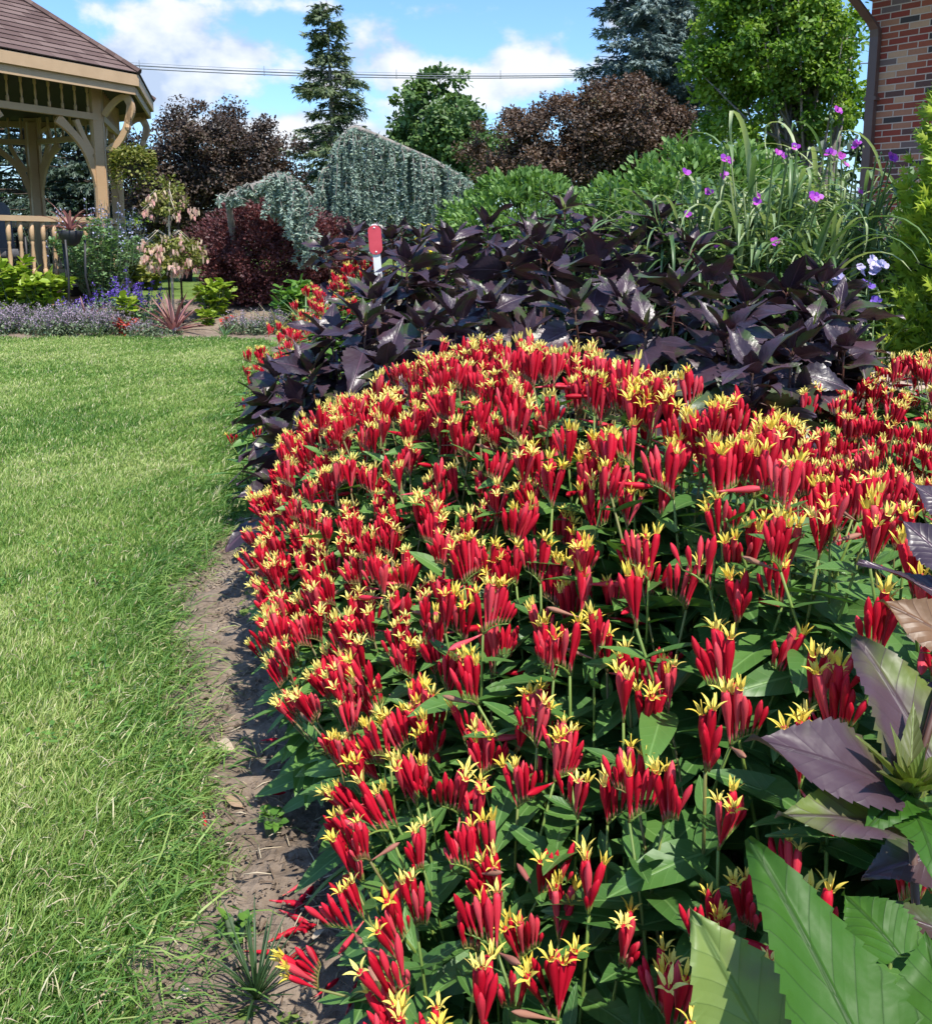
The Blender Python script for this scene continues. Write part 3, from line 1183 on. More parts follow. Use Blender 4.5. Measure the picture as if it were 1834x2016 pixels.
M['hib_mixed'] = veined_mat('hibiscus_mixed_leaf', [(0, (.075, .042, .058)), (1, (.10, .058, .075))], (.065, .04, .05), ((.125, .165, .03), .47), .45, .25, .4, 5.2, 1.0, .10, .007, quilt=.3, vein_amt=.8, wrinkle=1.3)
M['hib_copper'] = veined_mat('hibiscus_copper_leaf', [(0, (.19, .095, .045)), (1, (.22, .12, .06))], (.12, .06, .04), ((.10, .055, .06), .55), .45, .25, .45, 5.2, 1.0, .10, .006, quilt=.45, vein_amt=.7)

HLEAF = [leaf_mesh('leaf', M['hib_leaf'], .1 + .15 * i, M['hib_stem'], .0016, L=l, W=w, shape='acute', ny=37, nx=3, fold=fo, curl=cu, twist=tw, serr=.20,
                   nserr=9, petiole=.035, wave=.09, seed=40 + i)
         for i, (l, w, fo, cu, tw) in enumerate(((.150, .100, .16, .55, .35), (.165, .108, .22, .8, -.4), (.140, .084, .30, .35, .4), (.180, .118, .14, 1.0, .3), (.115, .058, .45, .12, -.2), (.16, .112, .10, .7, -.6)))]
HYOUNG = [leaf_mesh('young_leaf', M['hib_young'], .5, L=l, W=w, ny=12, nx=2, fold=.6, curl=-.1, serr=.12, nserr=8, seed=60 + i)
          for i, (l, w) in enumerate(((.045, .017), (.06, .024), (.035, .013)))]


def hib_stem(root, base, tip, k, r, young=True, scale=1.0, low=True):
    base, tip = Vector(base), Vector(tip)
    mid = (base + tip) / 2 + Vector((r.normal(0, .015), r.normal(0, .015), .02))
    pts = [base.lerp(mid, t).lerp(mid.lerp(tip, t), t) for t in np.linspace(0, 1, 8)]
    mb = MB()
    tube(mb, [tuple(p) for p in pts], np.linspace(.0065, .0032, 8), 7, .5)
    mb.build('stem', M['hib_stem'], root)
    ax = (pts[-1] - pts[-2]).normalized()
    ang = r.uniform(0, 6.28)
    n_out = 8
    # upright young leaves in the heart of the rosette, spreading leaves round them
    for i in range(6 if young else 3):
        a = ang + i * 2.399
        rad = Vector((math.cos(a), math.sin(a), 0))
        if i < 2 and young:
            A = rad * .35 + ax
            link('young_leaf', HYOUNG[int(r.integers(3))], root).matrix_local = mat_of(tip, A, ax - rad * .6, scale * r.uniform(.8, 1.2))
        else:
            A = rad * (.45 + .09 * i) + ax
            link('leaf', HLEAF[int(r.choice([4, 4, 2]))], root).matrix_local = mat_of(tip - ax * .015, A, ax * (.45 + .09 * i) - rad, scale * r.uniform(.72, .98))
    for i in range(n_out):
        a = ang + .5 + i * 2.399
        rad = Vector((math.cos(a), math.sin(a), 0))
        el = (.95, .7, .45, .3, .15, .0, -.1, -.2)[i] + r.normal(0, .16)
        A = rad + ax * el
        N = ax - rad * el + Vector((r.normal(0, .4), r.normal(0, .4), 0))
        p = tip - ax * (.012 * i)
        link('leaf', HLEAF[int(r.choice([0, 1, 2, 3, 4, 5]))], root).matrix_local = mat_of(p, A, N, scale * (.72 + .055 * i) * r.uniform(.85, 1.12))
    if low:
        Ls = (tip - base).length
        m = int(Ls / .052)
        for i in range(2, m):
            t = 1 - i / m
            if t < .12: break
            p = pts[0].lerp(pts[-1], t) if False else pts[min(7, max(0, int(round(t * 7))))]
            a = ang + 1.1 + i * 2.399
            rad = Vector((math.cos(a), math.sin(a), 0))
            el = -.05 - .25 * (1 - t) + r.normal(0, .18)
            A = rad + Vector((0, 0, 1)) * el
            N = Vector((0, 0, 1)) - rad * el + Vector((r.normal(0, .3), r.normal(0, .3), 0))
            link('leaf', HLEAF[int(r.choice([0, 1, 3, 5]))], root).matrix_local = mat_of(p, A, N, scale * r.uniform(.85, 1.15))


def make_hibiscus():
    r = np.random.default_rng(11)
    plants = [
        # (label words, [(xd, yd, Y) rosette tips])
        ('dark purple hibiscus far behind, left of the red stake', [(690, 485, 5.6), (640, 505, 5.5), (735, 480, 5.8)]),
        ('dark purple hibiscus far behind, between red stake and yellow flowers', [(790, 478, 5.6), (830, 490, 5.3), (770, 490, 5.1)]),
        ('dark purple hibiscus in front of the round green shrub', [(960, 470, 4.0), (1040, 488, 3.9), (890, 500, 4.0)]),
        ('tallest dark purple hibiscus with an upright leaf against the green shrub', [(1110, 440, 3.8), (1060, 500, 3.6), (1180, 490, 3.7)]),
        ('dark purple hibiscus standing against the grassy purple-flowered clump', [(1300, 462, 3.5), (1250, 510, 3.4), (1360, 520, 3.3)]),
        ('dark purple hibiscus just right of the red and white stake', [(800, 545, 3.4), (880, 535, 3.5), (752, 575, 3.4), (735, 590, 3.1)]),
        ('dark purple hibiscus in the middle of the purple clump', [(1000, 545, 3.2), (960, 605, 2.8), (1080, 545, 3.2)]),
        ('dark purple hibiscus with bright green young tips in the clump centre', [(1180, 545, 3.1), (1130, 610, 2.7), (1225, 600, 2.8)]),
        ('dark purple hibiscus behind the crest of the red flowers', [(1330, 575, 2.7), (1400, 560, 2.9), (1270, 650, 2.5)]),
        ('dark purple hibiscus in front of the strap-leaved clump', [(1470, 600, 2.7), (1430, 655, 2.5), (1550, 575, 2.9)]),
        ('rightmost dark purple hibiscus beside the arborvitae', [(1620, 560, 2.9), (1650, 610, 2.7), (1660, 690, 2.5)]),
        ('dark purple hibiscus above the stone edging', [(1560, 690, 2.4), (1480, 730, 2.2), (1600, 640, 2.6)]),
        ('dark purple hibiscus whose leaves touch the far left red flowers', [(650, 665, 2.9), (720, 640, 2.9), (610, 730, 2.8)]),
        ('dark purple hibiscus just behind the top of the red mound', [(830, 650, 2.7), (900, 630, 2.7), (760, 720, 2.5)]),
        ('lowest dark purple hibiscus hanging over the lawn edge', [(565, 870, 2.55), (590, 790, 2.75), (550, 955, 2.45)]),
        ('dark purple hibiscus at the lawn edge under the drift of red flowers', [(550, 745, 3.1), (600, 720, 3.2), (530, 790, 3.05)]),
    ]
    for lab, tips in plants:
        T = [at(*t) + Vector((0, 0, .05 if t[1] < 560 else .0)) for t in tips]
        c = sum(T, Vector()) / len(T)
        gz = float(ground_z(c.x, c.y))
        bx = c.x
        if 'lawn edge' in lab:
            bx += .16
        root = thing('purple_hibiscus', (0, 0, 0), lab, 'shrub', 'dark purple hibiscus behind the red flowers')
        for k, t in enumerate(T):
            b = Vector((bx + (t.x - c.x) * .35, c.y + (t.y - c.y) * .35 + .03, min(gz, t.z - .18)))
            hib_stem(root, b, t, k, r, True, 1.0 if t.z > .7 else .95)
            if 'far behind' not in lab and k < 2 and t.z > .55:     # lower side shoots fill the clump
                t2 = t + Vector((r.uniform(-.13, .13), r.uniform(-.02, .16), -r.uniform(.08, .2)))
                hib_stem(root, b, t2, k, r, r.random() < .5, .95)


make_hibiscus()


def big_leaf(root, mat, base, tip, W, N, fold=.15, curl=.3, serr=.10, nserr=13, seed=0, wave=.03, name='leaf', shape='acute'):
    base, tip = Vector(base), Vector(tip)
    L = (tip - base).length
    V, F, UV = leaf_geo(L, W, shape, 85, 5, fold, curl, 0, serr, nserr, 0, wave, seed)
    mb = MB().add(V, F[:, ::-1].copy(), .5, UV)
    o = mb.build(name, mat, root)
    # aim the chord (the tip dips by the curl)
    A = (tip - base).normalized()
    Nn = Vector(N)
    Rm = frame_of(A, Nn)
    drop = curl * .5
    o.matrix_local = Matrix.Translation(base) @ Rm.to_4x4() @ Matrix.Rotation(-math.atan(drop), 4, 'Y')
    return o


def make_near_hibiscus():
    root = thing('hibiscus', (0, 0, 0), 'close hibiscus with one huge toothed green leaf and purple rosette, nearest to the viewer', 'shrub')
    Y = .60
    heart = at(1790, 1560, Y)
    gb = Vector((heart.x + .05, heart.y - .02, float(ground_z(heart.x, heart.y)) - .02))
    mb = MB()
    tube(mb, [tuple(gb), tuple(gb.lerp(heart, .5) + Vector((.012, 0, 0))), tuple(heart)], [.005, .004, .003], 8, .5)
    low = gb.lerp(heart, .45)
    mb.build('stem', M['hib_stem'], root)
    up = Vector((-.1, -.5, 1))
    # (material, base, tip, width, normal, curl, seed)
    L = [
        ('hib_green', at(1722, 2120, .455), at(1474, 1655, .565), .094, Vector((.22, -.70, .70)), .30, 1),
        ('hib_pale', at(1550, 2130, .50), at(1358, 1785, .55), .095, Vector((-.5, -.4, .8)), .3, 2),
        ('hib_green', at(1885, 2090, .47), at(1822, 1838, .54), .075, Vector((-.3, -.5, .8)), .3, 3),
        ('hib_mixed', at(1742, 1545, .60), at(1476, 1455, .60), .078, Vector((-.15, -.35, .9)), .35, 4),
        ('hib_mixed', at(1768, 1630, .58), at(1530, 1605, .565), .062, Vector((-.1, -.15, 1)), .3, 5),
        ('hib_mixed', at(1840, 1505, .62), at(1682, 1255, .70), .098, Vector((.15, -.55, .8)), .25, 6),
        ('hib_leaf', at(1860, 1835, .56), at(1700, 1785, .58), .034, Vector((0, -.2, 1)), .3, 7),
        ('hib_leaf', at(1900, 1195, .74), at(1690, 1108, .78), .050, Vector((0, -.05, 1)), .3, 8),
        ('hib_copper', at(1890, 1275, .68), at(1735, 1185, .70), .060, Vector((-.1, -.5, .8)), .5, 9),
        ('hib_leaf', at(1880, 1120, .76), at(1770, 1020, .80), .055, Vector((-.2, -.4, .8)), .2, 10),
        ('hib_leaf', at(1880, 1010, .82), at(1790, 950, .85), .045, Vector((-.2, -.4, .8)), .2, 11),
        ('hib_leaf', at(1860, 1680, .60), at(1700, 1730, .60), .060, Vector((.1, -.3, .9)), .5, 12),
        ('hib_green', at(1800, 1600, .585), at(1850, 1740, .53), .055, Vector((0, -.5, .9)), .5, 13),
        ('hib_mixed', at(1785, 1570, .60), at(1700, 1500, .66), .045, Vector((.1, -.5, .9)), .3, 14),
        ('hib_leaf', at(1840, 1400, .66), at(1715, 1335, .69), .055, Vector((.1, -.5, .8)), .3, 15),
        ('hib_green', at(1790, 1560, .60), at(1700, 1640, .56), .040, Vector((-.1, -.4, .9)), .6, 16),
        ('hib_green', at(1770, 1880, .52), at(1660, 1760, .56), .060, Vector((.1, -.5, .8)), .4, 17),
    ]
    for mt, b, t, w, n, cu, sd in L:
        big_leaf(root, M[mt], b, t, w, n, .16 if mt == 'hib_green' else .22, cu, .13, 13, sd, .075)
    r = np.random.default_rng(5)
    for i in range(13):
        a = i * 2.4
        op = .3 + .07 * i
        d = Vector((math.cos(a) * op, math.sin(a) * op - .3, .9))
        ln = .026 + .0035 * i
        big_leaf(root, M['hib_young'], heart + Vector((0, 0, -.002)), heart + d.normalized() * ln, .011 + .001 * i, Vector((-d.x, -d.y, .9)), .5, .1, .12, 8, 30 + i, name='young_leaf')
    # stalks of the separate big leaves down to the foot
    for b, f in ((at(1712, 2075, .475), .15), (at(1530, 2120, .50), .1), (at(1870, 2080, .47), .2), (at(1900, 1195, .74), 1.15), (at(1890, 1275, .68), 1.0)):
        mb = MB()
        s = gb.lerp(heart, min(f, 1))
        tube(mb, [tuple(s), tuple(s.lerp(b, .6) + Vector((0, 0, .012))), tuple(b)], [.003, .0022, .0018], 6, .5)
        mb.build('leaf_stalk', M['hib_stem'], root)


make_near_hibiscus()


# ------------------------------------------------------------------ gazebo
def shingle_mat():
    m = bpy.data.materials.new('shingles')
    m.use_nodes = True
    q = NT(m.node_tree)
    out = q.n('ShaderNodeOutputMaterial')
    p = q.n('ShaderNodeBsdfPrincipled')
    q.l(p.outputs[0], out.inputs[0])
    uv = q.n('ShaderNodeUVMap')
    br = q.n('ShaderNodeTexBrick')
    br.inputs['Color1'].default_value = (0, 0, 0, 1)
    br.inputs['Color2'].default_value = (1, 1, 1, 1)
    br.inputs['Mortar'].default_value = (.5, .5, .5, 1)
    br.inputs['Scale'].default_value = 1.0
    br.inputs['Brick Width'].default_value = .30
    br.inputs['Row Height'].default_value = .125
    br.inputs['Mortar Size'].default_value = .004
    q.l(uv.outputs[0], br.inputs['Vector'])
    tc = q.n('ShaderNodeTexCoord')
    nz = q.noise(tc.outputs['Object'], 90, 3)
    n2 = q.noise(tc.outputs['Object'], 2.2, 3)
    a = q.math('ADD', q.math('MULTIPLY', br.outputs['Color'], .45), q.math('ADD', q.math('MULTIPLY', nz, .35), q.math('MULTIPLY', n2, .2)))
    c = q.ramp(a, [(.2, (.088, .055, .049)), (.5, (.125, .082, .073)), (.8, (.175, .122, .108))])
    c = q.mix(q.math('MULTIPLY', br.outputs['Fac'], .6), c, (.05, .03, .026))
    q.l(c, p.inputs['Base Color'])
    p.inputs['Roughness'].default_value = .9
    p.inputs['Specular IOR Level'].default_value = .2
    q.l(q.bump(nz, .4, .004), p.inputs['Normal'])
    return m


M['shingle'] = shingle_mat()


def prism(mb, outline, origin, ux, uz, th, tint=.5):
    """flat outline (x, z) pushed out to a board of thickness th, standing on origin with axes ux and uz"""
    ux, uz = np.asarray(ux, float), np.asarray(uz, float)
    nn = np.cross(ux, uz)
    P = np.array([np.asarray(origin) + x * ux + z * uz for x, z in outline])
    n = len(P)
    V = np.concatenate([P - nn * th / 2, P + nn * th / 2])
    mb.add(V, [tuple(range(n)), tuple(range(2 * n - 1, n - 1, -1))] + [((i + 1) % n, i, n + i, n + (i + 1) % n) for i in range(n)], tint)


def ribbon(pts, w):
    """outline of a curved board of width w along pts"""
    P = np.array(pts, float)
    T = np.gradient(P, axis=0)
    T = unit(T)
    Nn = np.stack([-T[:, 1], T[:, 0]], 1)
    ww = np.broadcast_to(np.asarray(w, float), (len(P),))[:, None]
    return [tuple(p) for p in P + Nn * ww / 2] + [tuple(p) for p in (P - Nn * ww / 2)[::-1]]


def make_gazebo():
    gx, gy = -7.30, 12.86
    G = thing('gazebo', (gx, gy, 0), 'tan wooden gazebo with brown shingled roof, carved brackets and turned railing', 'gazebo')
    R_E, R_P = 3.13, 2.63
    Z_F, Z_RAIL, Z_BEAM, Z_EB, Z_ET, Z_APEX = .45, 1.31, 2.60, 2.86, 3.10, 5.08
    ang = [math.radians(-8.5 + 45 * k) for k in range(8)]
    pt = lambda R, k, z: np.array([R * math.cos(ang[k % 8]), R * math.sin(ang[k % 8]), z])
    apex = np.array([0, 0, Z_APEX])
    # roof: courses of shingles laid as overlapping strips on every face
    mb = MB()
    NC = 26
    for k in range(8):
        a, b = pt(R_E + .06, k, Z_ET + .02), pt(R_E + .06, k + 1, Z_ET + .02)
        nn = unit(np.cross(b - a, apex - a))
        el = np.linalg.norm(b - a)
        sl = np.linalg.norm(apex - (a + b) / 2)
        for c in range(NC):
            t0, t1 = c / NC, min(1.0, (c + 1.15) / NC)
            p0, p1 = a + (apex - a) * t0, b + (apex - b) * t0
            p2, p3 = b + (apex - b) * t1, a + (apex - a) * t1
            u0, u1 = .5 * el * t0, el - .5 * el * t0
            w0, w1 = .5 * el * t1, el - .5 * el * t1
            lo = nn * .014
            V = [p0 + lo, p1 + lo, p2 + nn * .001, p3 + nn * .001, p0 - nn * .002, p1 - nn * .002]
            vv = [(u0, c * .125 + .01), (u1, c * .125 + .01), (w1, c * .125 + .12), (w0, c * .125 + .12), (u0, c * .125), (u1, c * .125)]
            mb.add(V, [(0, 1, 2, 3), (4, 5, 1, 0)], .5, [(x + k * 3.1, y) for x, y in vv])
    roof = mb.build('roof', M['shingle'], G, smooth=False)
    for k in range(8):                                              # hip caps
        mb = MB()
        a = pt(R_E + .07, k, Z_ET + .035)
        tube(mb, [a, a + (apex - a) * .5 + np.array([0, 0, .01]), apex + np.array([0, 0, .03])], [.045, .045, .045], 6)
        mb.build('hip_cap', M['shingle'], roof, smooth=False)
    # soffit boards
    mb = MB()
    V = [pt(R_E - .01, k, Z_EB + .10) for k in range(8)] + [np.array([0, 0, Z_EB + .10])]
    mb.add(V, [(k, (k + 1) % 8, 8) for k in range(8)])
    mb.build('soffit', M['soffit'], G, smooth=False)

    def side(mb, R, k, z0, z1, th, inset=0.0):
        a, b = pt(R, k, 0), pt(R, k + 1, 0)
        d = unit(b - a)
        prism(mb, [(inset, z0), (np.linalg.norm(b - a) - inset, z0), (np.linalg.norm(b - a) - inset, z1), (inset, z1)], a, d, (0, 0, 1), th)
    for k in range(8):
        mb = MB()
        side(mb, R_E + .035, k, Z_EB + .105, Z_ET + .005, .03)
        side(mb, R_E - .01, k, Z_EB, Z_EB + .12, .03, .004)
        mb.build('fascia', M['trim'], G, smooth=False)
        # beam under the spindle frieze
        mb = MB()
        side(mb, R_P, k, Z_BEAM - .05, Z_BEAM + .03, .07, .06)
        beam = mb.build('beam', M['trim'], G, smooth=False)
        a, b = pt(R_P, k, 0), pt(R_P, k + 1, 0)
        d = (b - a)
        ns = 11
        for i in range(1, ns):
            p = a + d * i / ns
            mb = MB()
            lathe(mb, [(0, .020), (.07, .020), (.075, .012), (.10, .012), (.14, .017), (.24, .011), (.255, .02), (.36, .02)], 7, Matrix.Translation((p[0], p[1], Z_BEAM + .03)))
            mb.build('spindle', M['tan'], beam)
    for k in range(8):
        # posts: two boards meeting at the corner, cased
        p = pt(R_P, k, 0)
        mb = MB()
        e0, e1 = unit(pt(R_P, k + 1, 0) - p), unit(pt(R_P, k - 1, 0) - p)
        for e in (e0, e1):
            n_ = np.cross(e, [0, 0, 1])
            if np.dot(n_, p) < 0: n_ = -n_
            prism(mb, [(.002, .12), (.135, .12), (.135, Z_EB + .1), (.002, Z_EB + .1)], p + n_ * .0, e, (0, 0, 1), .05)
        cpos = p * (1 - .07 / R_P)
        box(mb, (cpos[0], cpos[1], (Z_EB + .12) / 2), (.13, .13, Z_EB - .05), math.radians(-8.5 + 45 * k + 45), bev=.012)
        post = mb.build('post', M['tan'], G, smooth=False)
        # sawn brackets under the beam, both ways, and the scroll towards the eave
        for e in (e0, e1):
            mb = MB()
            t = np.linspace(0, 1, 12)
            outer = [(.12 + .50 * (tt ** 1.9), 1.72 + .80 * tt ** .78) for tt in t]
            prism(mb, ribbon(outer, np.interp(t, [0, .2, .8, 1], [.02, .10, .085, .13])), p * (1 - .02 / R_P), e, (0, 0, 1), .045)
            strut = [(.13 + .22 * (1 - tt) ** 1.0 + .02 * math.sin(3.1 * tt), 2.53 - .40 * tt) for tt in t]
            prism(mb, ribbon(strut, .065), p * (1 - .02 / R_P), e, (0, 0, 1), .043)
            mb.build('bracket', M['tan'], post, smooth=False)
        o_ = unit(p)
        mb = MB()
        t = np.linspace(0, 1, 14)
        sc = [(.06 + .36 * math.sin(tt * 1.45), 2.20 + .58 * (1 - math.cos(tt * 1.6)) * .95) for tt in t]
        prism(mb, ribbon(sc, np.interp(t, [0, .15, 1], [.03, .085, .07])), p, o_, (0, 0, 1), .05)
        sc2 = [(.05 + .30 * tt, 2.62 + .22 * math.sin(tt * 1.57)) for tt in t]
        prism(mb, ribbon(sc2, .07), p, o_, (0, 0, 1), .048)
        sc3 = [(.36 + .07 * math.sin(tt * 3.14), 2.86 - .34 * tt) for tt in t]
        prism(mb, ribbon(sc3, np.interp(t, [0, 1], [.10, .07])), p, o_, (0, 0, 1), .05)
        q_ = p + o_ * .37
        lathe(mb, [(0, .004), (.02, .032), (.05, .042), (.08, .034), (.095, .02), (.12, .03), (.135, .03)], 10, Matrix.Translation((q_[0], q_[1], 2.41)))
        mb.build('eave_bracket', M['tan'], post, smooth=False)
    # railings with turned balusters; the side towards the back right is the way in
    for k in range(8):
        if k == 3: continue
        a, b = pt(R_P, k, 0), pt(R_P, k + 1, 0)
        d = b - a
        mb = MB()
        side(mb, R_P - .03, k, Z_RAIL - .05, Z_RAIL + .015, .10, .12)
        side(mb, R_P - .03, k, Z_F + .08, Z_F + .14, .06, .12)
        rail = mb.build('railing', M['trim'], G, smooth=False)
        nb = 13
        for i in range(1, nb):
            p = a + d * i / nb
            p = p * (1 - .03 / R_P)
            mb = MB()
            hgt = Z_RAIL - .05 - (Z_F + .14)
            prof = [(0, .030), (.10, .030), (.105, .018), (.12, .024), (.14, .018), (.25, .028), (.42, .018), (.46, .024), (.475, .018), (.485, .030), (1, .030)]
            prof = [(z * (hgt if z == 1 else .92), r_) for z, r_ in prof]
            lathe(mb, [(z if i_ else 0, r_) for i_, (z, r_) in enumerate(prof)], 8, Matrix.Translation((p[0], p[1], Z_F + .14)))
            mb.build('baluster', M['tan'], rail)
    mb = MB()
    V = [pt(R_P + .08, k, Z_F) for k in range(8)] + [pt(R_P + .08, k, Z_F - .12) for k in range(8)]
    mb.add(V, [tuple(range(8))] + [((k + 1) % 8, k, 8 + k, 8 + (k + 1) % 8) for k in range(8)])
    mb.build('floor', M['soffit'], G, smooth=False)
    mb = MB()
    for k in range(8):
        side(mb, R_P + .02, k, .05, Z_F - .12, .03)
    mb.build('skirt', M['tan'], G, smooth=False)

    # chairs standing on the gazebo floor behind the railing
    def chair(xy, rz, lab):
        c = thing('patio_chair', (xy[0], xy[1], Z_F), lab, 'chair', 'dark chairs inside the gazebo', rz)
        mb = MB()
        box(mb, (0, 0, .42), (.56, .54, .12), bev=.03)
        mb.build('seat', M['cushion'], c)
        mb = MB()
        prism(mb, [(-.27, 0), (.27, 0), (.26, .52), (.20, .60), (-.20, .60), (-.26, .52)], (0, .27, .46), (1, 0, 0), (0, .22, .975), .09)
        mb.build('backrest', M['cushion'], c, smooth=False)
        for s in (-1, 1):
            mb = MB()
            tube(mb, [(s * .31, -.26, 0), (s * .31, -.25, .62), (s * .31, .0, .65), (s * .31, .27, .63), (s * .31, .33, 0)], .018, 7)
            mb.build('side_frame', M['black'], c)
    chair((gx + 1.55, gy - 1.30), math.radians(35), 'dark grey cushioned chair close behind the gazebo railing')
    chair((gx + .75, gy - 1.95), math.radians(25), 'dark cushioned chair at the left frame edge behind the gazebo balusters')
    # table
    t = thing('patio_table', (gx + .7, gy + .1, Z_F), 'round dark table in the middle of the gazebo', 'table')
    mb = MB()
    lathe(mb, [(.70, .55), (.715, .57), (.735, .57), (.745, .55)], 24)
    mb.build('tabletop', M['black'], t)
    mb = MB()
    lathe(mb, [(0, .25), (.03, .25), (.05, .04), (.70, .04)], 12)
    mb.build('pedestal', M['black'], t)
    # hanging basket under the corner scroll
    hp = pt(R_P, 0, 0) + np.array([gx, gy, 0])
    hb = at(262, 318, 12.15)
    B = thing('hanging_basket', hb, 'dark hanging basket of trailing yellow-green foliage on the gazebo corner', 'hanging basket')
    mb = MB()
    lathe(mb, [(-.14, .10), (-.12, .13), (.0, .18), (.05, .19), (.055, .175), (.0, .16)], 16)
    mb.build('pot', M['black'], B)
    mb = MB()
    for a in range(3):
        aa = a * 2.094 + .3
        tube(mb, [(.17 * math.cos(aa), .17 * math.sin(aa), .05), (0, 0, .50)], .004, 4)
    tube(mb, [(0, 0, .5), (0, 0, .54), (.0, .0, 2.52 - hb.z)], .005, 4)
    mb.build('hanger', M['black'], B)
    n = 1900
    a = RNG.uniform(0, 6.283, n)
    rr = .26 * np.sqrt(RNG.random(n))
    z = .18 * (1 - (rr / .26) ** 2) + RNG.normal(0, .03, n) - .02
    hang = (RNG.random(n) < .45)
    lobe = np.cos(a * 3 + .8) * .5 + .5
    z = np.where(hang, z - RNG.random(n) * (.18 + .26 * lobe), z)
    rr = np.where(hang, .20 + .06 * RNG.random(n), rr)
    P = np.stack([rr * np.cos(a), rr * np.sin(a), z], 1)
    mb = MB()
    O = np.stack([np.cos(a), np.sin(a), RNG.normal(0, .5, n)], 1)
    scatter(mb, T_OVAL, P, O + rand_dir(n) * .6, O * .5 + np.array([0, 0, .8]) + rand_dir(n) * .4, RNG.uniform(.035, .06, n), RNG.uniform(.025, .04, n))
    mb.build('foliage', M['lime'], B)


M['lime'] = leaf_mat('lime_foliage', [(0, (.10, .13, .02)), (.5, (.19, .21, .04)), (1, (.32, .29, .10))], .55, .3)
make_gazebo()


# ------------------------------------------------------------------ brick house
def brick_mat():
    m = bpy.data.materials.new('brick')
    m.use_nodes = True
    q = NT(m.node_tree)
    out = q.n('ShaderNodeOutputMaterial')
    p = q.n('ShaderNodeBsdfPrincipled')
    q.l(p.outputs[0], out.inputs[0])
    uv = q.n('ShaderNodeUVMap')
    br = q.n('ShaderNodeTexBrick')
    br.inputs['Color1'].default_value = (0, 0, 0, 1)
    br.inputs['Color2'].default_value = (1, 1, 1, 1)
    br.inputs['Mortar'].default_value = (.5, .5, .5, 1)
    br.inputs['Scale'].default_value = 1.0
    br.inputs['Brick Width'].default_value = .192
    br.inputs['Row Height'].default_value = .062
    br.inputs['Mortar Size'].default_value = .0055
    br.inputs['Mortar Smooth'].default_value = .1
    q.l(uv.outputs[0], br.inputs['Vector'])
    c = q.ramp(br.outputs['Color'], [(0, (.075, .062, .060)), (.13, (.29, .075, .048)), (.33, (.36, .105, .06)), (.48, (.14, .075, .065)), (.60, (.43, .20, .12)), (.72, (.30, .065, .045)), (.86, (.56, .34, .21)), (.94, (.20, .14, .125))], 'CONSTANT')
    tc = q.n('ShaderNodeTexCoord')
    nz = q.noise(tc.outputs['Object'], 45, 5, .65)
    c = q.mix(q.math('MULTIPLY', nz, .55), c, q.mix(1.0, c, (.55, .5, .5), 'MULTIPLY'))
    c = q.mix(br.outputs['Fac'], c, (.52, .42, .35))
    q.l(c, p.inputs['Base Color'])
    p.inputs['Roughness'].default_value = .88
    p.inputs['Specular IOR Level'].default_value = .2
    h = q.math('SUBTRACT', q.math('MULTIPLY', nz, .35), br.outputs['Fac'])
    q.l(q.bump(h, .8, .008), p.inputs['Normal'])
    return m


M['brick'] = brick_mat()


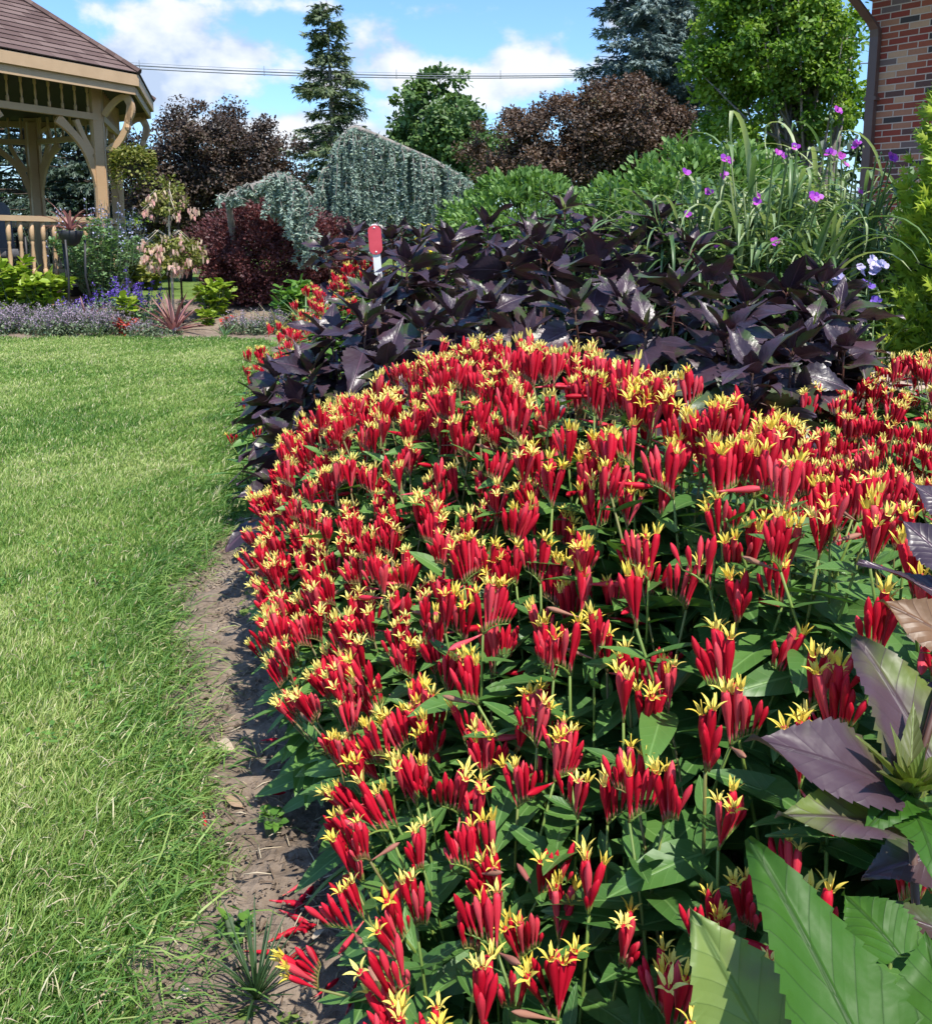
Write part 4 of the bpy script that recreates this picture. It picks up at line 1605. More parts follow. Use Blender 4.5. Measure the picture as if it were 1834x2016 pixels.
def make_house():
    cor = at(1702, 215, 9.8)
    cx_, cy_ = cor.x, cor.y
    H = thing('brick_house', (cx_, cy_, 0), 'red and brown brick house corner with a dark brown downspout', 'house')
    d1 = np.array([.669, -.743, 0.0])          # along the visible wall, towards the viewer
    d2 = np.array([.743, .669, 0.0])           # along the side that turns away
    L1, L2, Hh = 9.0, 11.0, 3.62
    for nm, o, d, L in (('wall', np.zeros(3), d1, L1), ('wall', np.zeros(3), d2, L2), ('wall', d1 * L1, d2, L2), ('wall', d2 * L2, d1, L1)):
        mb = MB()
        n_ = np.cross(d, [0, 0, 1])
        cen = d1 * L1 / 2 + d2 * L2 / 2
        if np.dot(n_, o + d * L / 2 - cen) < 0: n_ = -n_
        a, b = o, o + d * L
        V = [a, b, b + [0, 0, Hh], a + [0, 0, Hh]]
        V2 = [v - n_ * .2 for v in V]
        mb.add(V + V2, [(0, 1, 2, 3), (7, 6, 5, 4), (3, 2, 6, 7)], .5, [(0, 0), (L, 0), (L, Hh), (0, Hh)] * 2)
        mb.build(nm, M['brick'], H, smooth=False)
    # eaves, gutter and hipped roof
    ov = .55
    cs = [(-d1 - d2) * ov, d1 * (L1 + ov) - d2 * ov, d1 * (L1 + ov) + d2 * (L2 + ov), d2 * (L2 + ov) - d1 * ov]
    ze = Hh + .02
    mb = MB()
    mb.add([c + [0, 0, ze] for c in cs] + [c + [0, 0, ze + .16] for c in cs], [(3, 2, 1, 0), (4, 5, 6, 7)] + [(k, (k + 1) % 4, 4 + (k + 1) % 4, 4 + k) for k in range(4)])
    mb.build('eave', M['metal_brown'], H, smooth=False)
    r0 = d1 * (L1 / 2) + d2 * (L1 / 2) + [0, 0, ze + 2.6]
    r1 = d1 * (L1 / 2) + d2 * (L2 - L1 / 2) + [0, 0, ze + 2.6]
    mb = MB()
    c4 = [c + [0, 0, ze + .17] for c in cs]
    mb.add(c4 + [r0, r1], [(0, 1, 4), (1, 2, 5, 4), (2, 3, 5), (3, 0, 4, 5)], .5, [(0, 0), (9, 0), (9, 9), (0, 9), (4, 4), (5, 5)])
    mb.build('roof', M['shingle'], H, smooth=False)
    g = MB()
    e0, e1 = cs[0] + [0, 0, ze + .09], cs[1] + [0, 0, ze + .09]
    nn = -d2
    prism(g, [(0, 0), (.10, .02), (.115, .10), (.02, .10)], e0, nn, (0, 0, 1), .01)
    tube(g, [e0 + nn * .06, e1 + nn * .06], .065, 8)
    g.build('gutter', M['metal_brown'], H, smooth=False)
    # square downspout: out of the gutter, an elbow in to the wall and straight down
    mb = MB()
    wall_n = -d2                                     # outward from the wall that is seen
    base = d1 * .085 + wall_n * .055
    top = base + wall_n * .42 - d1 * .12
    def sq(mb, pts, w, th):
        P = [np.asarray(p, float) for p in pts]
        V = []
        for p in P:
            V += [p + d1 * sx * w / 2 + wall_n * sy * th / 2 for sx, sy in ((-1, -1), (1, -1), (1, 1), (-1, 1))]
        fs = []
        for i in range(len(P) - 1):
            for k in range(4):
                fs.append((i * 4 + k, i * 4 + (k + 1) % 4, i * 4 + 4 + (k + 1) % 4, i * 4 + 4 + k))
        fs += [(3, 2, 1, 0), tuple(len(P) * 4 - 4 + k for k in range(4))]
        mb.add(V, fs)
    z = lambda v, h: (v[0], v[1], h)
    sq(mb, [z(base, .1), z(base, 3.00), z(base + wall_n * .01, 3.07), z(base + (top - base) * .15, 3.13), z(base + (top - base) * .88, 3.36), z(top, 3.42), z(top, 3.50), z(top, Hh + .1)], .085, .075)
    ds = mb.build('downspout', M['metal_brown'], H, smooth=False)
    mb = MB()
    for h in (1.2, 2.4):
        sq(mb, [z(base - wall_n * .006, h), z(base - wall_n * .006, h + .035)], .12, .092)
    mb.build('strap', M['metal_brown'], ds, smooth=False)


make_house()


# ------------------------------------------------------------------ trees and shrubs
def clumpy(ells, n, ncl, cr, shell=.55, flat=.8):
    """points and outward normals in clumps through a crown made of ellipsoids (cx,cy,cz,rx,ry,rz)"""
    E = np.array(ells, float)
    vol = E[:, 3] * E[:, 4] * E[:, 5]
    w = vol / vol.sum()
    k = RNG.choice(len(E), ncl, p=w)
    d = rand_dir(ncl)
    rad = shell + (1 - shell) * RNG.random(ncl) ** .7
    C = E[k, :3] + d * rad[:, None] * E[k, 3:6]
    size = cr * RNG.uniform(.6, 1.35, ncl)
    j = RNG.integers(0, ncl, n)
    loc = rand_dir(n) * (RNG.random(n) ** .45)[:, None]
    loc[:, 2] *= flat
    P = C[j] + loc * size[j][:, None]
    O = unit(P - E[k[j], :3])
    ct = RNG.random(ncl)
    return P, unit(O * .6 + loc * .6), C, ct[j]


def trunk_geo(mb, base, top, r0, r1, C=None, nb=10, tips=.05):
    base, top = np.asarray(base, float), np.asarray(top, float)
    t = np.linspace(0, 1, 7)
    pts = base + (top - base) * t[:, None] + np.stack([.03 * np.sin(t * 5), .03 * np.cos(t * 4), 0 * t], 1) * np.linalg.norm(top - base) * .4
    tube(mb, pts, r0 + (r1 - r0) * t ** .8, 8)
    if C is not None and len(C):
        idx = RNG.choice(len(C), min(nb, len(C)), replace=False)
        for i in idx:
            c = C[i]
            s = pts[int(RNG.integers(1, 5))]
            m = (s + c) / 2 + np.array([0, 0, -.08 * np.linalg.norm(c - s)])
            tube(mb, [s, m, c], [r1 * 1.1, r1 * .7, r1 * .25], 5)


def broad_tree(name, label, base, trunk_top, r0, ells, n, ncl, cr, lw, mat, bark, group=None, cat='tree', nb=14, tpl=T_OVAL, up=.5, shell=.5, split=1):
    base = Vector(base)
    o = thing(name, base, label, cat, group)
    b = np.array(base)
    E = [(e[0] - b[0], e[1] - b[1], e[2] - b[2], *e[3:]) for e in ells]
    P, O, C, ct = clumpy(E, n, ncl, cr, shell)
    mb = MB()
    trunk_geo(mb, (0, 0, -.1), np.array(trunk_top) - b, r0, r0 * .35, C, nb)
    mb.build('trunk', bark, o)
    mb = MB()
    A = rand_dir(n) + O * .5 + np.array([0, 0, -.15])
    N = O * .7 + np.array([0, 0, up]) + rand_dir(n) * .55
    ln = RNG.uniform(lw[0] * .7, lw[0] * 1.3, n)
    scatter(mb, tpl, P, A, N, ln, ln * lw[1], np.clip(.62 * ct + .38 * RNG.random(n), 0, 1))
    mb.build('crown', mat, o)
    return o


M['purple_leaf'] = leaf_mat('purple_tree_leaf', [(0, (.036, .024, .020)), (.45, (.062, .042, .030)), (.75, (.095, .060, .042)), (1, (.085, .080, .038))], .5, .22, tcol=(1.2, .9, .6))
M['bronze_leaf'] = leaf_mat('bronze_tree_leaf', [(0, (.060, .040, .028)), (.45, (.105, .068, .045)), (.75, (.155, .095, .065)), (1, (.13, .115, .055))], .5, .25, tcol=(1.2, .9, .6))
M['maple_leaf'] = leaf_mat('maple_leaf', [(0, (.055, .11, .032)), (.5, (.095, .17, .046)), (1, (.15, .235, .065))], .5, .28)
M['bright_leaf'] = leaf_mat('bright_tree_leaf', [(0, (.06, .14, .016)), (.45, (.13, .25, .026)), (.8, (.24, .36, .042)), (1, (.34, .44, .07))], .5, .4)
M['spruce'] = leaf_mat('spruce_needle', [(0, (.055, .085, .040)), (.5, (.105, .145, .066)), (1, (.17, .205, .10))], .55, .12)
M['dark_spruce'] = leaf_mat('dark_spruce_needle', [(0, (.030, .050, .034)), (.5, (.055, .085, .055)), (1, (.095, .13, .09))], .55, .12)
M['blue_spruce'] = leaf_mat('blue_spruce_needle', [(0, (.075, .11, .10)), (.5, (.14, .195, .18)), (1, (.26, .32, .295))], .55, .12, tcol=(1, 1.1, 1))
M['cedar'] = leaf_mat('blue_cedar_needle', [(0, (.15, .215, .17)), (.5, (.235, .32, .255)), (.88, (.32, .405, .33)), (1, (.24, .30, .12))], .55, .12, tcol=(1, 1.1, .9))
M['barberry'] = leaf_mat('barberry_leaf', [(0, (.070, .028, .030)), (.5, (.125, .048, .050)), (.85, (.20, .068, .066)), (1, (.27, .10, .06))], .5, .28, tcol=(1.3, .7, .6))
M['shrub_green'] = leaf_mat('round_shrub_leaf', [(0, (.085, .175, .042)), (.5, (.145, .265, .062)), (1, (.22, .35, .10))], .5, .3)
M['strap'] = leaf_mat('strap_leaf', [(0, (.07, .14, .045)), (.45, (.14, .23, .085)), (.8, (.26, .34, .16)), (1, (.42, .47, .25))], .4, .3, spec=.5)
M['orchid'] = leaf_mat('orchid_petal', [(0, (.30, .045, .50)), (.5, (.46, .06, .52)), (1, (.60, .09, .55))], .5, .3, tcol=(1, .8, 1))
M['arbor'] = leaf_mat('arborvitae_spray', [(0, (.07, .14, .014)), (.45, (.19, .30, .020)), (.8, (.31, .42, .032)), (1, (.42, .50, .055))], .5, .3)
M['dark_inner'] = plain_mat('shrub_twigs', (.035, .030, .02), (.02, .022, .012), 20, .95)
M['hosta'] = leaf_mat('garden_leaf', [(0, (.04, .11, .02)), (.5, (.085, .20, .032)), (1, (.17, .31, .05))], .48, .28)
M['lime_leaf'] = leaf_mat('lime_leaf', [(0, (.13, .23, .02)), (.5, (.22, .33, .03)), (1, (.34, .42, .06))], .48, .3)
M['bluegreen'] = leaf_mat('blue_green_leaf', [(0, (.085, .17, .07)), (.5, (.15, .26, .11)), (1, (.22, .34, .16))], .5, .25)
M['lavender'] = leaf_mat('lavender_floret', [(0, (.25, .19, .26)), (.5, (.37, .29, .37)), (1, (.48, .39, .46))], .6, .25, tcol=(1, .9, 1))
M['catmint'] = leaf_mat('catmint_leaf', [(0, (.075, .115, .06)), (.5, (.13, .18, .10)), (1, (.22, .26, .16))], .6, .25)
M['violet'] = leaf_mat('violet_floret', [(0, (.09, .04, .36)), (.5, (.14, .06, .48)), (1, (.25, .14, .58))], .5, .25, tcol=(1, .9, 1))
M['paleblue'] = leaf_mat('pale_blue_floret', [(0, (.30, .32, .55)), (1, (.50, .50, .68))], .5, .25, tcol=(1, 1, 1))
M['fuchsia_flower'] = leaf_mat('cream_pink_bell', [(0, (.70, .56, .36)), (.5, (.72, .50, .40)), (1, (.72, .34, .32))], .5, .3, tcol=(1, .9, .8))
M['cordyline'] = leaf_mat('pink_striped_blade', [(0, (.14, .055, .06)), (.4, (.34, .15, .15)), (.75, (.48, .26, .24)), (1, (.20, .13, .09))], .45, .25, tcol=(1.1, .8, .8))
M['red_leaf'] = leaf_mat('red_begonia', [(0, (.30, .03, .02)), (.6, (.42, .05, .03)), (1, (.55, .10, .07))], .5, .25, tcol=(1.1, .7, .6))
M['yellow'] = leaf_mat('yellow_petal', [(0, (.62, .52, .02)), (1, (.78, .70, .05))], .5, .3, tcol=(1, 1, .6))
M['phlox'] = leaf_mat('pale_phlox', [(0, (.48, .42, .72)), (1, (.62, .58, .80))], .5, .3, tcol=(1, 1, 1))


def conifer(name, label, base, H, Rw, z0, mat, bark, nwh, per, droop, nl, ll, lw, prof=None, group=None, seed=0, lean=(0, 0), skip=0.0):
    """trunk with whorls of limbs that carry hanging sprays"""
    r = np.random.default_rng(seed)
    o = thing(name, base, label, 'tree', group)
    mb = MB()
    top = np.array([lean[0], lean[1], H])
    t = np.linspace(0, 1, 8)
    ax = lambda q_: np.array([lean[0] * q_, lean[1] * q_, H * q_])
    tube(mb, [ax(q_) for q_ in t], np.interp(t, [0, 1], [H * .016 + .03, .012]), 8)
    Ps, As, Ns, Ts = [], [], [], []
    for i in range(nwh):
        q_ = z0 + (1 - z0) * (i + r.uniform(0, .6)) / nwh
        q_ = min(q_, .985)
        f = (1 - q_) / (1 - z0)
        env = (prof(f) if prof else f ** .85)
        for k in range(per):
            if r.random() < skip: continue
            a = r.uniform(0, 6.283)
            L = Rw * env * r.uniform(.6, 1.18) + .12
            p0 = ax(q_)
            d = np.array([math.cos(a), math.sin(a), 0])
            s = np.linspace(0, 1, 6)
            rise = r.uniform(.05, .2)
            pts = np.array([p0 + d * L * s_ + np.array([0, 0, L * (rise * s_ - droop * s_ ** 2 + droop * .55 * s_ ** 4)]) for s_ in s])
            tube(mb, pts, np.linspace(.018 + .01 * L, .005, 6), 4, .5, False)
            m = max(6, int(nl * L / Rw))
            ss = r.random(m) ** .75
            P = np.stack([np.interp(ss, s, pts[:, j]) for j in range(3)], 1)
            side = np.array([-d[1], d[0], 0])
            sp = r.uniform(-1, 1, m) * (.30 * L * (1 - ss * .65))[:]
            P = P + side * sp[:, None] + np.array([0, 0, -1]) * (np.abs(sp) * .35 + r.random(m) * .10 * (1 + L * .15))[:, None]
            A = d * .8 + side * np.sign(sp)[:, None] * .8 + r.normal(0, .4, (m, 3)) + np.array([0, 0, -.35])
            Ps.append(P)
            As.append(A)
            Ns.append(np.tile([0, 0, 1.0], (m, 1)) + r.normal(0, .4, (m, 3)))
            Ts.append(np.clip(r.random() * .5 + r.random(m) * .5, 0, 1))
    mb.build('trunk', bark, o)
    P = np.concatenate(Ps)
    n = len(P)
    mb = MB()
    scatter(mb, T_SPRAY, P, np.concatenate(As), np.concatenate(Ns), r.uniform(ll * .7, ll * 1.3, n), r.uniform(lw * .7, lw * 1.3, n), np.concatenate(Ts))
    mb.build('crown', mat, o)
    return o


def make_trees():
    # the tall spruce in the middle
    b = at(668, 470, 32)
    conifer('spruce_tree', 'tall narrow green spruce standing alone against the clouds', (b.x, b.y, 0), 8.75, 2.25, .16, M['spruce'], M['grey_bark'], 38, 5, .48, 120, .32, .14,
            prof=lambda f: .10 + .72 * f ** .9 + .10 * math.sin(f * 22), seed=3, lean=(-.25, 0), skip=.12)
    # round green maple
    c = at(862, 250, 48)
    broad_tree('maple_tree', 'rounded green maple tree between the spruce and the bronze tree', (c.x, c.y, 0), (c.x, c.y, 6.5), .22,
               [(c.x - .1, c.y, 7.0, 2.35, 2.3, 2.35), (c.x - .1, c.y, 5.4, 2.7, 2.4, 2.2), (c.x + 2.0, c.y, 5.2, 1.8, 1.8, 1.6), (c.x - 1.6, c.y, 4.4, 1.6, 1.8, 1.6)],
               26000, 330, .46, (.24, .7), M['maple_leaf'], M['bark'])
    # purple tree on the left
    Y = 19.0
    e = [at(430, 300, Y), at(500, 330, Y + .6), at(345, 330, Y - .4), at(420, 390, Y), at(540, 375, Y), at(300, 385, Y)]
    rr = [(1.25, 1.3, .98), (1.2, 1.1, .95), (1.05, 1.1, .95), (1.7, 1.4, .85), (.75, .8, .7), (.8, .8, .8)]
    ells = [(p.x, p.y, p.z, *q_) for p, q_ in zip(e, rr)]
    b = at(320, 480, Y)
    broad_tree('purple_leaf_tree', 'rounded dark purple-leaved tree beside the gazebo', (b.x + .4, b.y, .2), (b.x + .7, b.y, 2.4), .13, ells, 62000, 340, .27, (.062, .62), M['purple_leaf'], M['dark_bark'], nb=26)
    # bronze tree on the right
    Y = 21.0
    e = [at(1240, 250, Y), at(1120, 265, Y), at(1000, 290, Y), at(1300, 260, Y + .5), at(1180, 320, Y), at(1060, 330, Y), at(960, 315, Y), at(1290, 330, Y), at(1220, 205, Y)]
    rr = [(1.3, 1.3, .95), (1.2, 1.2, .95), (1.0, 1, .75), (.75, 1.2, .8), (1.5, 1.2, .6), (1.2, 1.1, .55), (.6, .7, .5), (.8, .8, .5), (.9, .9, .55)]
    ells = [(p.x, p.y, p.z, *q_) for p, q_ in zip(e, rr)]
    b = at(1150, 480, Y)
    broad_tree('bronze_leaf_tree', 'spreading bronze-brown leaved tree right of the round maple', (b.x, b.y, .2), (b.x, b.y, 2.6), .16, ells, 62000, 340, .28, (.068, .62), M['bronze_leaf'], M['dark_bark'], nb=30)
    # blue spruce on the right
    b = at(1285, 450, 26)
    conifer('blue_spruce', 'silvery blue spruce behind the bronze tree', (b.x, b.y, 0), 9.6, 2.9, .10, M['blue_spruce'], M['grey_bark'], 42, 7, .30, 170, .30, .17,
            prof=lambda f: .16 + .80 * f ** .6, seed=9)
    # bright green tree close to the house
    Y = 15.5
    e = [at(1520, 60, Y), at(1450, 120, Y), at(1590, 110, Y), at(1480, 20, Y), at(1560, 190, Y), at(1470, 215, Y), at(1640, 190, Y + .6), at(1430, 60, Y), at(1620, 20, Y + .4), at(1540, -80, Y)]
    rr = [(1.1, 1.0, .9), (.75, .8, .8), (.9, .9, .9), (.9, .9, .8), (.95, .9, .75), (.65, .8, .6), (.7, .7, .8), (.45, .7, .6), (.8, .8, .9), (1.2, 1, .9)]
    ells = [(p.x, p.y, p.z, *q_) for p, q_ in zip(e, rr)]
    b = at(1580, 480, Y)
    o = broad_tree('bright_green_tree', 'bright yellow-green leafy tree beside the brick house', (b.x, b.y, .3), (b.x - .1, b.y, 4.6), .09, ells, 44000, 380, .22, (.080, .62), M['bright_leaf'], M['grey_bark'], nb=34, shell=.35)
    mb = MB()
    for k in range(7):
        x = RNG.uniform(-.5, .6)
        tube(mb, [(x * .3, RNG.uniform(-.2, .2), 0), (x * .8, 0, 2.0), (x * 1.3, RNG.uniform(-.3, .3), 4.6)], [.05, .035, .015], 6)
    mb.build('side_trunks', M['grey_bark'], o)
    # conifers seen through and behind the gazebo
    for i, (xd, Y, H, R_, lab) in enumerate(((60, 24, 7.0, 3.0, 'dark blue-green spruce seen through the gazebo between its posts'),
                                             (165, 22, 4.4, 2.3, 'dark spruce seen through the gazebo just left of its corner post'),
                                             (-60, 30, 11.0, 3.4, 'tall spruce whose tip shows above the gazebo roof'))):
        b = at(xd, 470, Y)
        conifer('spruce_tree', lab, (b.x, b.y, 0), H, R_, .04, M['dark_spruce'], M['bark'], 24, 6, .35, 80, .28, .15, seed=20 + i, group='spruces behind the gazebo')
    # leafy screen along the far side of the garden
    far = [(20, 430, 34, 1.6, 'maple_leaf', 'low green tree behind the gazebo railing at far left'),
           (150, 440, 36, 1.5, 'maple_leaf', 'low green shrub behind the gazebo near its corner post'),
           (330, 455, 30, 1.1, 'lime_leaf', 'light green bush glimpsed beneath the dark purple tree'),
           (620, 430, 45, 2.2, 'maple_leaf', 'green bush in the distance between purple tree and weeping cedar'),
           (760, 420, 52, 2.6, 'maple_leaf', 'distant green tree behind the large weeping cedar'),
           (880, 415, 55, 2.8, 'dark_spruce', 'distant dark green bush right behind the weeping cedar'),
           (1010, 420, 50, 2.4, 'maple_leaf', 'distant green bush under the bronze tree, left part'),
           (1200, 420, 46, 2.6, 'dark_spruce', 'distant dark bush under the bronze tree, right part'),
           (1390, 380, 24, 1.6, 'dark_spruce', 'dark green bush below the blue spruce'),
           (1480, 330, 20, 1.5, 'maple_leaf', 'green bush filling in below the bright green tree'),
           (1620, 330, 19, 1.5, 'dark_spruce', 'dark green bush against the brick house foot'),
           (450, 440, 48, 2.4, 'dark_spruce', 'distant dark bush behind the red barberry'),
           (250, 450, 44, 2.0, 'dark_spruce', 'distant dark bush just right of the gazebo post')]
    for xd, yd, Y, R_, mt, lab in far:
        p = at(xd, yd, Y)
        broad_tree('distant_shrub', lab, (p.x, p.y, .2), (p.x, p.y, .2 + R_ * .8), .06, [(p.x, p.y, max(.4, p.z - R_ * .2), R_ * 1.25, R_, R_ * .95), (p.x + R_ * .7, p.y, .6, R_ * .7, R_ * .7, R_ * .7), (p.x - R_ * .7, p.y, .6, R_ * .7, R_ * .7, R_ * .7)],
                   3600, 70, R_ * .28, (.13 * R_ / 1.6 + .05, .65), M[mt], M['bark'], 'bushes along the far side of the garden', 'bush', 6)


make_trees()


def weeping(name, label, arch, nst, length, mat, sw, seed, tufts=60, trunk_base=None, keep=None):
    """an arched limb (world points) from which needle-clad shoots hang"""
    r = np.random.default_rng(seed)
    A0 = np.array([tuple(p) for p in arch])
    base = Vector((A0[0][0], A0[0][1], 0)) if trunk_base is None else Vector(trunk_base)
    o = thing(name, base, label, 'tree')
    b = np.array(base)
    A = A0 - b
    s = np.linspace(0, 1, len(A))
    fine = np.linspace(0, 1, 60)
    C = np.stack([np.interp(fine, s, A[:, j]) for j in range(3)], 1)
    for _ in range(3):
        C[1:-1] = (C[:-2] + C[1:-1] * 2 + C[2:]) / 4
    mb = MB()
    tube(mb, C, np.interp(fine, [0, .3, 1], [.03, .05, .024]), 8)
    if trunk_base is not None:
        tube(mb, [(0, 0, -.1), tuple(C[0] * .5 + np.array([.05, 0, 0])), tuple(C[0])], [.06, .05, .035], 8)
    Ps, As, Ts, Ls = [], [], [], []
    for k in range(nst):
        q_ = r.random()
        p0 = np.array([np.interp(q_, fine, C[:, j]) for j in range(3)])
        off = np.array([r.normal(0, .08), r.normal(0, .16), 0])
        ln = length(q_) * r.uniform(.55, 1.08)
        ln = min(ln, p0[2] + b[2] - .15)
        ss = np.linspace(0, 1, 12)
        sway = np.array([r.normal(0, .05), r.normal(0, .05), 0])
        path = np.array([p0 + off * min(1, 5 * t) ** .6 + np.array([0, 0, .05 * math.sin(min(1, t * 6) * 3.14) - ln * t]) + sway * t * t + np.array([.015 * math.sin(t * 9 + k), 0, 0]) for t in ss])
        tube(mb, path, np.linspace(.009, .003, 12), 4, .5, False)
        m = int(tufts * ln)
        tt = r.random(m)
        P = np.stack([np.interp(tt, ss, path[:, j]) for j in range(3)], 1)
        # needles in whorls: several per tuft
        nn = 6
        P = np.repeat(P, nn, 0)
        d = r.normal(size=(m * nn, 3))
        d[:, 2] = d[:, 2] * .7 - .25
        Ps.append(P + unit(d) * .008)
        As.append(d)
        Ts.append(np.clip(r.random() * .45 + np.repeat(r.random(m), nn) * .5, 0, 1))
        Ls.append(np.full(m * nn, sw))
    # tufts along the limb itself
    m = 300
    tt = r.random(m)
    P = np.stack([np.interp(tt, fine, C[:, j]) for j in range(3)], 1) + r.normal(0, .03, (m, 3)) - np.array([0, 0, .05])
    Ps.append(np.repeat(P, 5, 0))
    d = r.normal(size=(m * 5, 3))
    As.append(d)
    Ts.append(r.random(m * 5))
    Ls.append(np.full(m * 5, sw * 1.2))
    mb.build('limb', M['grey_bark'], o)
    P = np.concatenate(Ps)
    n = len(P)
    mb = MB()
    L = np.concatenate(Ls) * r.uniform(.7, 1.3, n)
    scatter(mb, T_NEEDLE, P, np.concatenate(As), rand_dir(n), L, L * .38, np.concatenate(Ts))
    mb.build('needles', mat, o)
    return o


def make_cedars():
    Y = 14.0
    arch = [at(622, 440, Y), at(640, 360, Y), at(662, 285, Y), at(695, 250, Y), at(740, 268, Y), at(790, 290, Y), at(850, 315, Y), at(900, 345, Y), at(925, 362, Y)]
    weeping('weeping_blue_cedar', 'large weeping blue cedar, a long curtain of grey-green shoots under an arched limb', arch, 185,
            lambda q_: (2.3 - .9 * q_) * (1 - .45 * random.random() * (q_ > .45)) if q_ > .2 else 1.6, M['cedar'], .050, 4, 50, (arch[0].x, arch[0].y, 0))
    Y = 11.2
    arch = [at(448, 392, Y), at(485, 372, Y), at(520, 362, Y), at(545, 346, Y), at(568, 352, Y), at(588, 385, Y), at(600, 430, Y), at(612, 475, Y)]
    base = at(462, 560, Y + 1.9)
    weeping('weeping_blue_cedar', 'small weeping blue cedar draped over the red barberry', arch, 150,
            lambda q_: .10 if q_ < .40 else (.50 if q_ < .75 else .40), M['cedar'], .045, 5, 55, (base.x, base.y, .25))


make_cedars()


def mound_shrub(name, label, cat, c, R3, n, lw, mat, ncl=None, cr=None, tpl=T_OVAL, up=.3, shell=.75, inner=True, group=None, gz=None, tw=.35, out=.9, nst=26):
    """a dense shrub: leaves on a domed shell round a twiggy heart"""
    c = Vector(c)
    gz = float(ground_z(c.x, c.y)) if gz is None else gz
    o = thing(name, (c.x, c.y, gz), label, cat, group)
    h = c.z - gz
    E = [(0, 0, h, *R3)]
    P, O, C, ct = clumpy(E, n, ncl or 120, cr or R3[0] * .22, shell)
    keep = P[:, 2] > .0
    P, O, ct = P[keep], O[keep], ct[keep]
    m = len(P)
    mb = MB()
    A = rand_dir(m) * .7 + O * out + np.array([0, 0, .35])
    N = O * .5 + np.array([0, 0, up]) + rand_dir(m) * tw
    ln = RNG.uniform(lw[0] * .7, lw[0] * 1.25, m)
    scatter(mb, tpl, P, A, N, ln, ln * lw[1], np.clip(.5 * ct + .5 * RNG.random(m), 0, 1))
    mb.build('foliage', mat, o)
    if inner:
        mb = MB()
        for k in range(nst):
            i = int(RNG.integers(len(C)))
            q_ = C[i].copy()
            q_[2] = max(q_[2], .05)
            tube(mb, [(RNG.normal(0, .03), RNG.normal(0, .03), -.03), tuple(q_ * .55 + np.array([0, 0, .05])), tuple(q_)], [.010, .006, .003], 5, .5, False)
        mb.build('stems', M['dark_inner'], o)
    return o


def make_shrubs():
    # red barberry
    c = at(540, 490, 12.2)
    mound_shrub('barberry', 'rounded wine-red barberry under the small weeping cedar', 'shrub', (c.x, c.y, .84), (1.08, .9, .72), 44000, (.042, .62), M['barberry'], 420, .17, shell=.45, nst=40)
    # round green shrubs
    c = at(1030, 430, 5.6)
    mound_shrub('false_indigo', 'round light green shrub between weeping cedar and the bigger green shrub', 'shrub', (c.x, c.y, .92), (.50, .48, .47), 17000, (.040, .5), M['shrub_green'], 330, .075, shell=.8, up=.5, gz=.3)
    c = at(1375, 400, 5.2)
    mound_shrub('false_indigo', 'big light green mounded shrub behind the strap-leaved clump', 'shrub', (c.x, c.y, .90), (.70, .68, .60), 21000, (.044, .5), M['shrub_green'], 380, .09, shell=.8, up=.5, gz=.3)
    # seed heads rising from the round shrub
    o = thing('wispy_shrub', (at(1120, 480, 5.0).x, 5.0, .35), 'wispy stems with dry seed spikes between the two round green shrubs', 'shrub')
    mb, mf = MB(), MB()
    for k in range(46):
        x, y = RNG.normal(0, .17), RNG.normal(0, .12)
        h = RNG.uniform(.72, .98)
        tube(mb, [(x * .5, y * .5, 0), (x, y, h * .6), (x * 1.1 + RNG.normal(0, .02), y, h)], [.003, .002, .001], 4, .5, False)
        m = 26
        t = RNG.uniform(.45, 1, m)
        scatter(mf, T_OVAL, np.stack([x + RNG.normal(0, .015, m), y + RNG.normal(0, .015, m), t * h], 1), rand_dir(m) + [0, 0, .4], rand_dir(m) + [0, 0, .6], RNG.uniform(.015, .035, m), RNG.uniform(.008, .014, m))
    mb.build('stems', M['dark_inner'], o)
    mf.build('foliage', M['bluegreen'], o)
    # spiderwort clumps: strap leaves bending over, purple three-petalled flowers
    make_spiderwort()
    # arborvitae at the right edge
    make_arborvitae()


def strap_leaf(L, W, bend, seed, kink=0.0):
    """a long channelled blade rising and arching over, as vertices in its own plane"""
    n = 11
    t = np.linspace(0, 1, n)
    ang = math.pi / 2 - .12 - bend * t ** 1.4 - kink * (t > .62)
    x = np.concatenate([[0], np.cumsum(np.cos(ang[:-1]) * L / (n - 1))])
    z = np.concatenate([[0], np.cumsum(np.sin(ang[:-1]) * L / (n - 1))])
    w = W * np.minimum(1, .6 + t * 2) * (1 - t ** 2.6) ** .8 + .0006
    V, UV = [], []
    for i in range(n):
        for s in (-1, 0, 1):
            V.append((x[i] - .25 * abs(s) * w[i] * math.sin(ang[i]), s * w[i] / 2, z[i] + .25 * abs(s) * w[i] * math.cos(ang[i])))
            UV.append((.5 + s * .5, t[i]))
    F = [(i * 3 + k, i * 3 + 3 + k, i * 3 + 4 + k, i * 3 + 1 + k) for i in range(n - 1) for k in range(2)]
    return np.array(V), np.array(F), np.array(UV)


def flower3(mat, R=.02, n=3, seed=0):
    mb = MB()
    r = np.random.default_rng(seed)
    for i in range(n):
        a = i * 6.283 / n + r.normal(0, .1)
        scatter(mb, T_PETAL, [(0, 0, 0)], [(math.cos(a), math.sin(a), .45)], [(-.45 * math.cos(a), -.45 * math.sin(a), 1)], [R], [R * 1.15], [r.random()])
    mb2 = mb
    tube(mb2, [(0, 0, 0), (0, 0, R * .3)], R * .12, 5, .95)
    return mb2.mesh('flower', mat)


